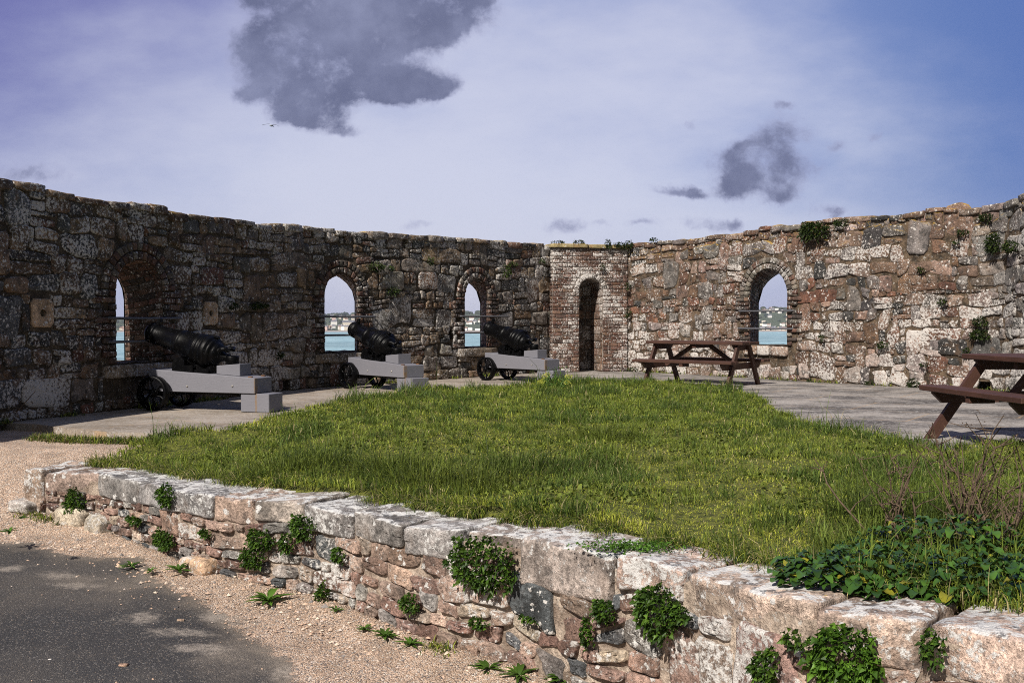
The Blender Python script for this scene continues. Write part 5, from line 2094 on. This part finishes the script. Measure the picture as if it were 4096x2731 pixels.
# =================================================================== GULL
q = ray(1086, 502)
q = np.array([0, 0, CAMZ]) + q / q[1] * 52
root = empty('seagull', q)
M_BIRD = simple('grey_gull_plumage', (.05, .05, .055), .8, .2, 9)
M_BWH = simple('white_gull_tail', (.8, .8, .8), .8, .05, 9)
sc = 52 / FPX / 23.5 * 1.0
def b_(x, y, yy=0):
    return np.array([(x - 1330) * sc, yy, (740 - y) * sc])
a = Acc()
tube(a, [b_(1480, 800, .05), b_(1440, 790, .03), b_(1380, 780), b_(1290, 790), b_(1200, 800), b_(1150, 800)], np.array([30, 48, 75, 66, 28, 8]) * sc, 10)
tube(a, [b_(1450, 790, .05), b_(1500, 820, .09), b_(1545, 870, .12)], np.array([45, 28, 4]) * sc, 8)
a.build('body', M_BIRD, root)
for pts in ([(1300, 700), (1220, 650), (1130, 610), (950, 620), (750, 650), (470, 700)], [(1340, 700), (1480, 690), (1620, 680), (1750, 700), (1880, 740), (2040, 855)]):
    a = Acc()
    ch = np.array([150, 150, 150, 130, 95, 8]) * sc
    P = np.array([b_(*p) for p in pts])
    T_ = np.stack([P + np.array([0, 1, 0]) * ch[:, None] * .5, P + np.array([0, 0, 1]) * 12 * sc, P - np.array([0, 1, 0]) * ch[:, None] * .7 - np.array([0, 0, 1]) * ch[:, None] * .12, P - np.array([0, 0, 1]) * 14 * sc], 1)
    n = len(P)
    F = np.concatenate([[[i * 4 + j, i * 4 + (j + 1) % 4, (i + 1) * 4 + (j + 1) % 4, (i + 1) * 4 + j] for j in range(4)] for i in range(n - 1)])
    a.add(T_.reshape(-1, 3), [F])
    a.build('wing', M_BIRD, root)
a = Acc()
tube(a, [b_(1330, 735, -.01), b_(1240, 745, -.03), b_(1130, 765, -.05)], np.array([34, 34, 20]) * sc, 8)
a.build('tail', M_BWH, root)
tag(root, 'dark gull with spread wings gliding in the sky under the large cloud', 'seagull')

# =================================================================== SEA AND FAR SHORE
SEAZ = -30.0
acc = Acc()
acc.add(np.array([(-7000, -2000, SEAZ), (7000, -2000, SEAZ), (7000, 7000, SEAZ), (-7000, 7000, SEAZ)]), [np.array([[0, 1, 2, 3]])])
m, t = newmat('sea_water')
p = t.pos()
ms = t.n('ShaderNodeMapping', Vector=p, Scale=(.35, 1, 1)).outputs[0]
n1, n2 = t.noise(ms, .11, 6, .75), t.noise(ms, .009, 4, .6)
c = t.mix(t.step(n1, .38, .62), (.14, .27, .31), (.33, .47, .5))
c = t.mul(c, t.lin(n2, .3, .7, .8, 1.2))
t.out(t.pbsdf(c, .55, t.bump(n1, 1.5, .6), .35))
o = acc.build('sea', m)
tag(o, kind='structure')

_hx = [-400, 300, 480, 700, 1000, 1350, 1900, 2400, 3100, 3600, 4600]
_hz = [-4, -1, 0, 5, 9, 13, 19, 27, 33, 30, 20]


def shore_z(u, d):
    """terrain height by azimuth u (column of sight) and distance d"""
    top = np.interp(u * FPX + PCX, _hx, _hz)
    P = np.stack([u * 9, d / 400, 0 * u], -1)
    top = top + 2.5 * fbm(P, 1.5, 3) * (d > 2700)
    beach = sstep(2330, 2480, d) * 2.0
    slope = sstep(2520, 3150, d)
    return SEAZ - 1.0 + beach + (top - SEAZ - 1) * slope - 25 * sstep(3300, 4200, d)


us = np.linspace(-.75, .75, 260)
ds = np.concatenate([np.linspace(2320, 2520, 8), np.linspace(2550, 3200, 34), np.linspace(3300, 4300, 6)])
U, Dd = np.meshgrid(us, ds, indexing='ij')
acc = Acc()
dsh = 60 * fbm(np.stack([U * 8, 0 * U, 0 * U], -1), 1.0, 3)
Z = shore_z(U, Dd)
acc.add(np.stack([U * (Dd + dsh), Dd + dsh, Z], -1).reshape(-1, 3), [grid_faces(len(us), len(ds))], np.stack([sstep(2530, 2560, Dd).ravel()] * 3, -1))
m, t = newmat('far_hillside')
p = t.pos()
g = t.n('ShaderNodeSeparateColor', i0=t.attr().outputs[0]).outputs[0]
c = t.mix(t.noise(p, .012, 6, .65), (.03, .045, .03), (.10, .12, .07))
sand = t.mix(t.noise(p, .02, 4), (.30, .25, .22), (.42, .35, .31))
t.out(t.pbsdf(t.mix(g, sand, c), 1.0, None, .1))
o = acc.build('hills', m)
tag(o, kind='structure')


def shore_pt(px, d):
    u = (px - PCX) / FPX
    off = 60 * float(fbm(np.array([[u * 8, 0, 0]]), 1.0, 3)[0])
    return np.array([u * (d + off), d + off, float(shore_z(np.array([u]), np.array([float(d)]))[0])])


# woods on the far hillside
acc = Acc()
Vt, Ft = _cube_template(3)
Vt = Vt / np.linalg.norm(Vt, axis=1)[:, None]
for i in range(900):
    px, d = rng.uniform(200, 3500), rng.uniform(2700, 3180)
    if i % 3 == 0:
        d = rng.uniform(3060, 3160)
    q = shore_pt(px, d)
    r = rng.uniform(4, 9)
    P = Vt * np.array([r * rng.uniform(1, 1.5), r, r * rng.uniform(.6, .95)])
    P = P + rng.normal(0, r * .12, P.shape)
    acc.add(P + q + np.array([0, 0, r * .35]), [Ft], np.array([(.03, .042, .03), (.05, .06, .035), (.022, .034, .028)][rng.integers(3)]) * rng.uniform(.8, 1.3))
o = acc.build('far_wood', simple('far_foliage', (1, 1, 1), 1.0, .3, .1, use_attr=True), smooth=False)
tag(o, kind='stuff')

M_HW = [simple('white_render', (.78, .76, .72), .9, .05, .2), simple('cream_render', (.62, .55, .46), .9, .05, .2), simple('pink_render', (.52, .38, .34), .9, .05, .2)]
M_HR = [simple('grey_slate_roof', (.14, .14, .16), .8, .2, .3), simple('brown_tile_roof', (.2, .13, .1), .8, .2, .3)]
LBL = {2: 'pale house among the crowded terrace town seen through the second window', 3: 'white house on the far hillside seen through the third window',
       4: 'house scattered on the far hillside seen through the fourth window', 1: 'low house on the far wooded shore seen through the first window'}


def house(win, px, d, w, dp, h, wm, rm, flat=False):
    q = shore_pt(px, d)
    acc = Acc()
    box(acc, -w / 2, w / 2, -dp / 2, dp / 2, -6, h, mat=0)
    if not flat:
        rh = min(w, dp) * .42
        V = [(-w / 2 - .3, -dp / 2 - .3, h), (w / 2 + .3, -dp / 2 - .3, h), (w / 2 + .3, dp / 2 + .3, h), (-w / 2 - .3, dp / 2 + .3, h), (-w / 2 - .3, 0, h + rh), (w / 2 + .3, 0, h + rh)]
        acc.add(np.array(V), [np.array([[0, 1, 5, 4], [2, 3, 4, 5]]), np.array([[1, 2, 5], [3, 0, 4]])], mat=1)
        box(acc, w * .3, w * .3 + 1, -.5, .5, h + rh * .5, h + rh + 1.2, mat=0)
    o = acc.build('house', [wm, rm], smooth=False)
    o.location = q
    o.rotation_euler = (0, 0, rng.uniform(-.5, .5))
    tag(o, LBL[win], 'house', 'houses on the far shore through window %d' % win)


for i in range(38):   # second window: dense waterside terraces, villas above
    low = i < 26
    house(2, rng.uniform(1262, 1440), rng.uniform(2560, 2660) if low else rng.uniform(2680, 3060), rng.uniform(7, 13), 8, rng.uniform(5, 10) if low else rng.uniform(5, 8), M_HW[rng.choice(3, p=[.55, .25, .2])], M_HR[rng.integers(2)])
house(2, 1395, 2720, 34, 12, 11, M_HW[1], M_HR[0])
house(2, 1336, 2760, 16, 10, 9, M_HW[0], M_HR[0])
for i in range(18):
    house(3, rng.uniform(1830, 1950), [rng.uniform(2560, 2600), rng.uniform(2740, 2900), rng.uniform(2740, 2860)][i % 3], rng.uniform(8, 18), 9, rng.uniform(4, 7), M_HW[rng.choice(3, p=[.8, .15, .05])], M_HR[rng.integers(2)], rng.random() < .4)
for i in range(58):
    house(4, rng.uniform(3020, 3190), rng.uniform(2560, 3070) if i > 14 else rng.uniform(2540, 2590), rng.uniform(6, 13), 8, rng.uniform(4, 7), M_HW[rng.choice(3, p=[.62, .28, .1])], M_HR[rng.integers(2)], rng.random() < .25)
for i in range(4):
    house(1, rng.uniform(462, 500), rng.uniform(2560, 2700), rng.uniform(8, 14), 8, 4.5, M_HW[[1, 2, 0, 1][i]], M_HR[1])

# =================================================================== SKY, SUN
SUN = Vector((-.50, -.85, .90)).normalized()
el, az = math.asin(SUN.z), math.atan2(SUN.x, SUN.y)
W = bpy.data.worlds.new('World')
S.world = W
W.use_nodes = True


class WT(NT):
    def __init__(s, w):
        s.t = w.node_tree
        s.t.nodes.clear()


t = WT(W)
sky = t.n('ShaderNodeTexSky', _sky_type='NISHITA')
sky.sun_disc = False
sky.sun_elevation = el
sky.sun_rotation = az
sky.air_density, sky.dust_density, sky.ozone_density = 1.0, 2.0, 2.0
skyc = t.mul(sky.outputs[0], .085)
d = t.n('ShaderNodeTexCoord').outputs['Generated']
xyz = t.n('ShaderNodeSeparateXYZ', i0=d)
yy = t.math('MAXIMUM', xyz.outputs[1], .08)
u_, v_ = t.math('DIVIDE', xyz.outputs[0], yy), t.math('DIVIDE', xyz.outputs[2], yy)
uv = t.n('ShaderNodeCombineXYZ', X=u_, Y=v_, Z=0.0).outputs[0]
wn = t.noise(uv, 9, 6, .6, col=True)
warp = t.vmath('SCALE', t.vmath('SUBTRACT', wn, (.5, .5, .5)), .04)
wn2 = t.noise(uv, 40, 5, .65, col=True)
warp = t.vmath('ADD', warp, t.vmath('SCALE', t.vmath('SUBTRACT', wn2, (.5, .5, .5)), .014))
uvw = t.vmath('ADD', uv, warp)
BLOBS = [(1088, 184, 170, 115), (1290, 225, 170, 120), (1500, 60, 200, 100), (1560, 90, 270, 120), (1760, 60, 110, 90), (1185, 300, 110, 95), (1450, 335, 190, 50), (1590, 345, 130, 45), (1700, 374, 110, 36), (1232, 410, 85, 75),
         (1312, 485, 100, 48), (1200, 470, 40, 30), (1385, 540, 52, 24), (1001, 374, 44, 30), (1654, -20, 260, 90), (1010, -20, 90, 40), (3110, 538, 88, 58), (3034, 640, 130, 56), (3120, 720, 112, 70), (2953, 612, 46, 28), (2927, 735, 55, 44),
         (3110, 800, 52, 36), (2657, 776, 112, 20), (2762, 777, 56, 20), (2753, 490, 42, 24), (3136, 427, 30, 14), (2265, 908, 80, 36), (2420, 900, 40, 16), (2562, 897, 40, 15), (2770, 900, 130, 40), (2940, 905, 50, 22), (80, 705, 150, 42), (3337, 583, 36, 20), (3502, 560, 40, 20), (1690, 905, 60, 18), (3330, 850, 60, 20)]
dens = None
for (px, py, a, b) in BLOBS:
    c0 = ((px - PCX) / FPX, (1275.5 - py) / FPX, 0)
    L = t.vmath('LENGTH', t.vmath('MULTIPLY', t.vmath('SUBTRACT', uvw, c0), (FPX / a, FPX / b, 0)))
    k = t.math('EXPONENT', t.math('MULTIPLY', t.math('MULTIPLY', L, L), -.5))
    if min(a, b) < 25 or py > 850:
        k = t.math('MULTIPLY', k, .85)
    dens = k if dens is None else t.math('ADD', dens, k)
dens = t.math('MINIMUM', dens, 1.35)
nz_ = t.noise(uvw, 11, 10, .66, dist=.3)
dn = t.math('ADD', dens, t.math('MULTIPLY', t.math('SUBTRACT', nz_, .5), 2.3))
nz2 = t.noise(uv, 48, 6, .7)
dn = t.math('ADD', dn, t.math('MULTIPLY', t.math('SUBTRACT', nz2, .5), .9))
cl = t.lin(dn, .45, 1.35)
cl = t.math('MULTIPLY', t.step(cl, 0, 1), .95)
shade = t.noise(uv, 7, 6, .6)
ccol = t.mix(t.step(shade, .35, .68), (.125, .142, .25), (.26, .285, .44))
ccol = t.mix(t.step(dn, 1.35, .5), ccol, (.36, .38, .58))
# thin high veil, brightest overhead of the far shore, deeper blue to the right and mauve at upper left
veil = t.vmath('LENGTH', t.vmath('MULTIPLY', t.vmath('SUBTRACT', uv, (-.08, .12, 0)), (1 / .5, 1 / .27, 0)))
vn_ = t.noise(t.n('ShaderNodeMapping', Vector=uv, Rotation=(0, 0, -.35), Scale=(2.0, 4.5, 1)).outputs[0], 1.5, 6, .58)
vf = t.step(t.math('ADD', veil, t.math('MULTIPLY', t.math('SUBTRACT', vn_, .5), 1.9)), 1.35, .1)
base = t.mix(t.step(u_, .1, .55), (.30, .36, .66), (.115, .20, .50))
base = t.mix(t.step(v_, .17, .02), base, (.43, .48, .74))
mauve = t.math('MULTIPLY', t.step(t.math('SUBTRACT', t.math('MULTIPLY', v_, .9), t.math('MULTIPLY', u_, .55)), .27, .58), t.lin(vn_, .35, .65, .6, 1.0))
base = t.mix(mauve, base, (.155, .16, .43))
veilc = (.68, .69, .86)
skyv = t.mix(vf, base, veilc)
out_front = t.mix(.78, skyc, skyv)
out_front = t.mix(t.math('MULTIPLY', mauve, .75), out_front, (.17, .175, .43))
out_front = t.mix(t.step(t.math('SUBTRACT', u_, t.math('MULTIPLY', v_, -.5)), .42, .75), out_front, (.105, .18, .46))
c = t.mix(cl, out_front, ccol)
# unseen sky behind the viewer: broken cloud and blue, dimmed to deepen the shade
gen = t.noise(d, 2.2, 6, .6)
backc = t.mix(t.step(gen, .42, .62), t.mul(skyc, .5), (.24, .25, .29))
c = t.mix(t.step(xyz.outputs[1], .3, .05), c, backc)
bg = t.n('ShaderNodeBackground', Color=c, Strength=.74)
wo = t.n('ShaderNodeOutputWorld')
t.t.links.new(bg.outputs[0], wo.inputs[0])

sd = bpy.data.lights.new('sun', 'SUN')
sd.energy = 4.7
sd.angle = math.radians(.6)
sd.color = (1.0, .94, .86)
so = bpy.data.objects.new('sun', sd)
COL.objects.link(so)
so.rotation_euler = SUN.to_track_quat('Z', 'Y').to_euler()
so.location = (-10, -17, 18)

# =================================================================== HAZE over the bay
acc = Acc()
box(acc, -2600, 2600, -60, 4400, SEAZ - 1.6, 62)
m, t = newmat('haze')
vol = t.n('ShaderNodeVolumePrincipled', Color=(.72, .77, .9, 1), Density=.00007)
o_ = t.n('ShaderNodeOutputMaterial')
t.t.links.new(vol.outputs[0], o_.inputs[1])
o = acc.build('haze', m, smooth=False)
tag(o, kind='stuff')
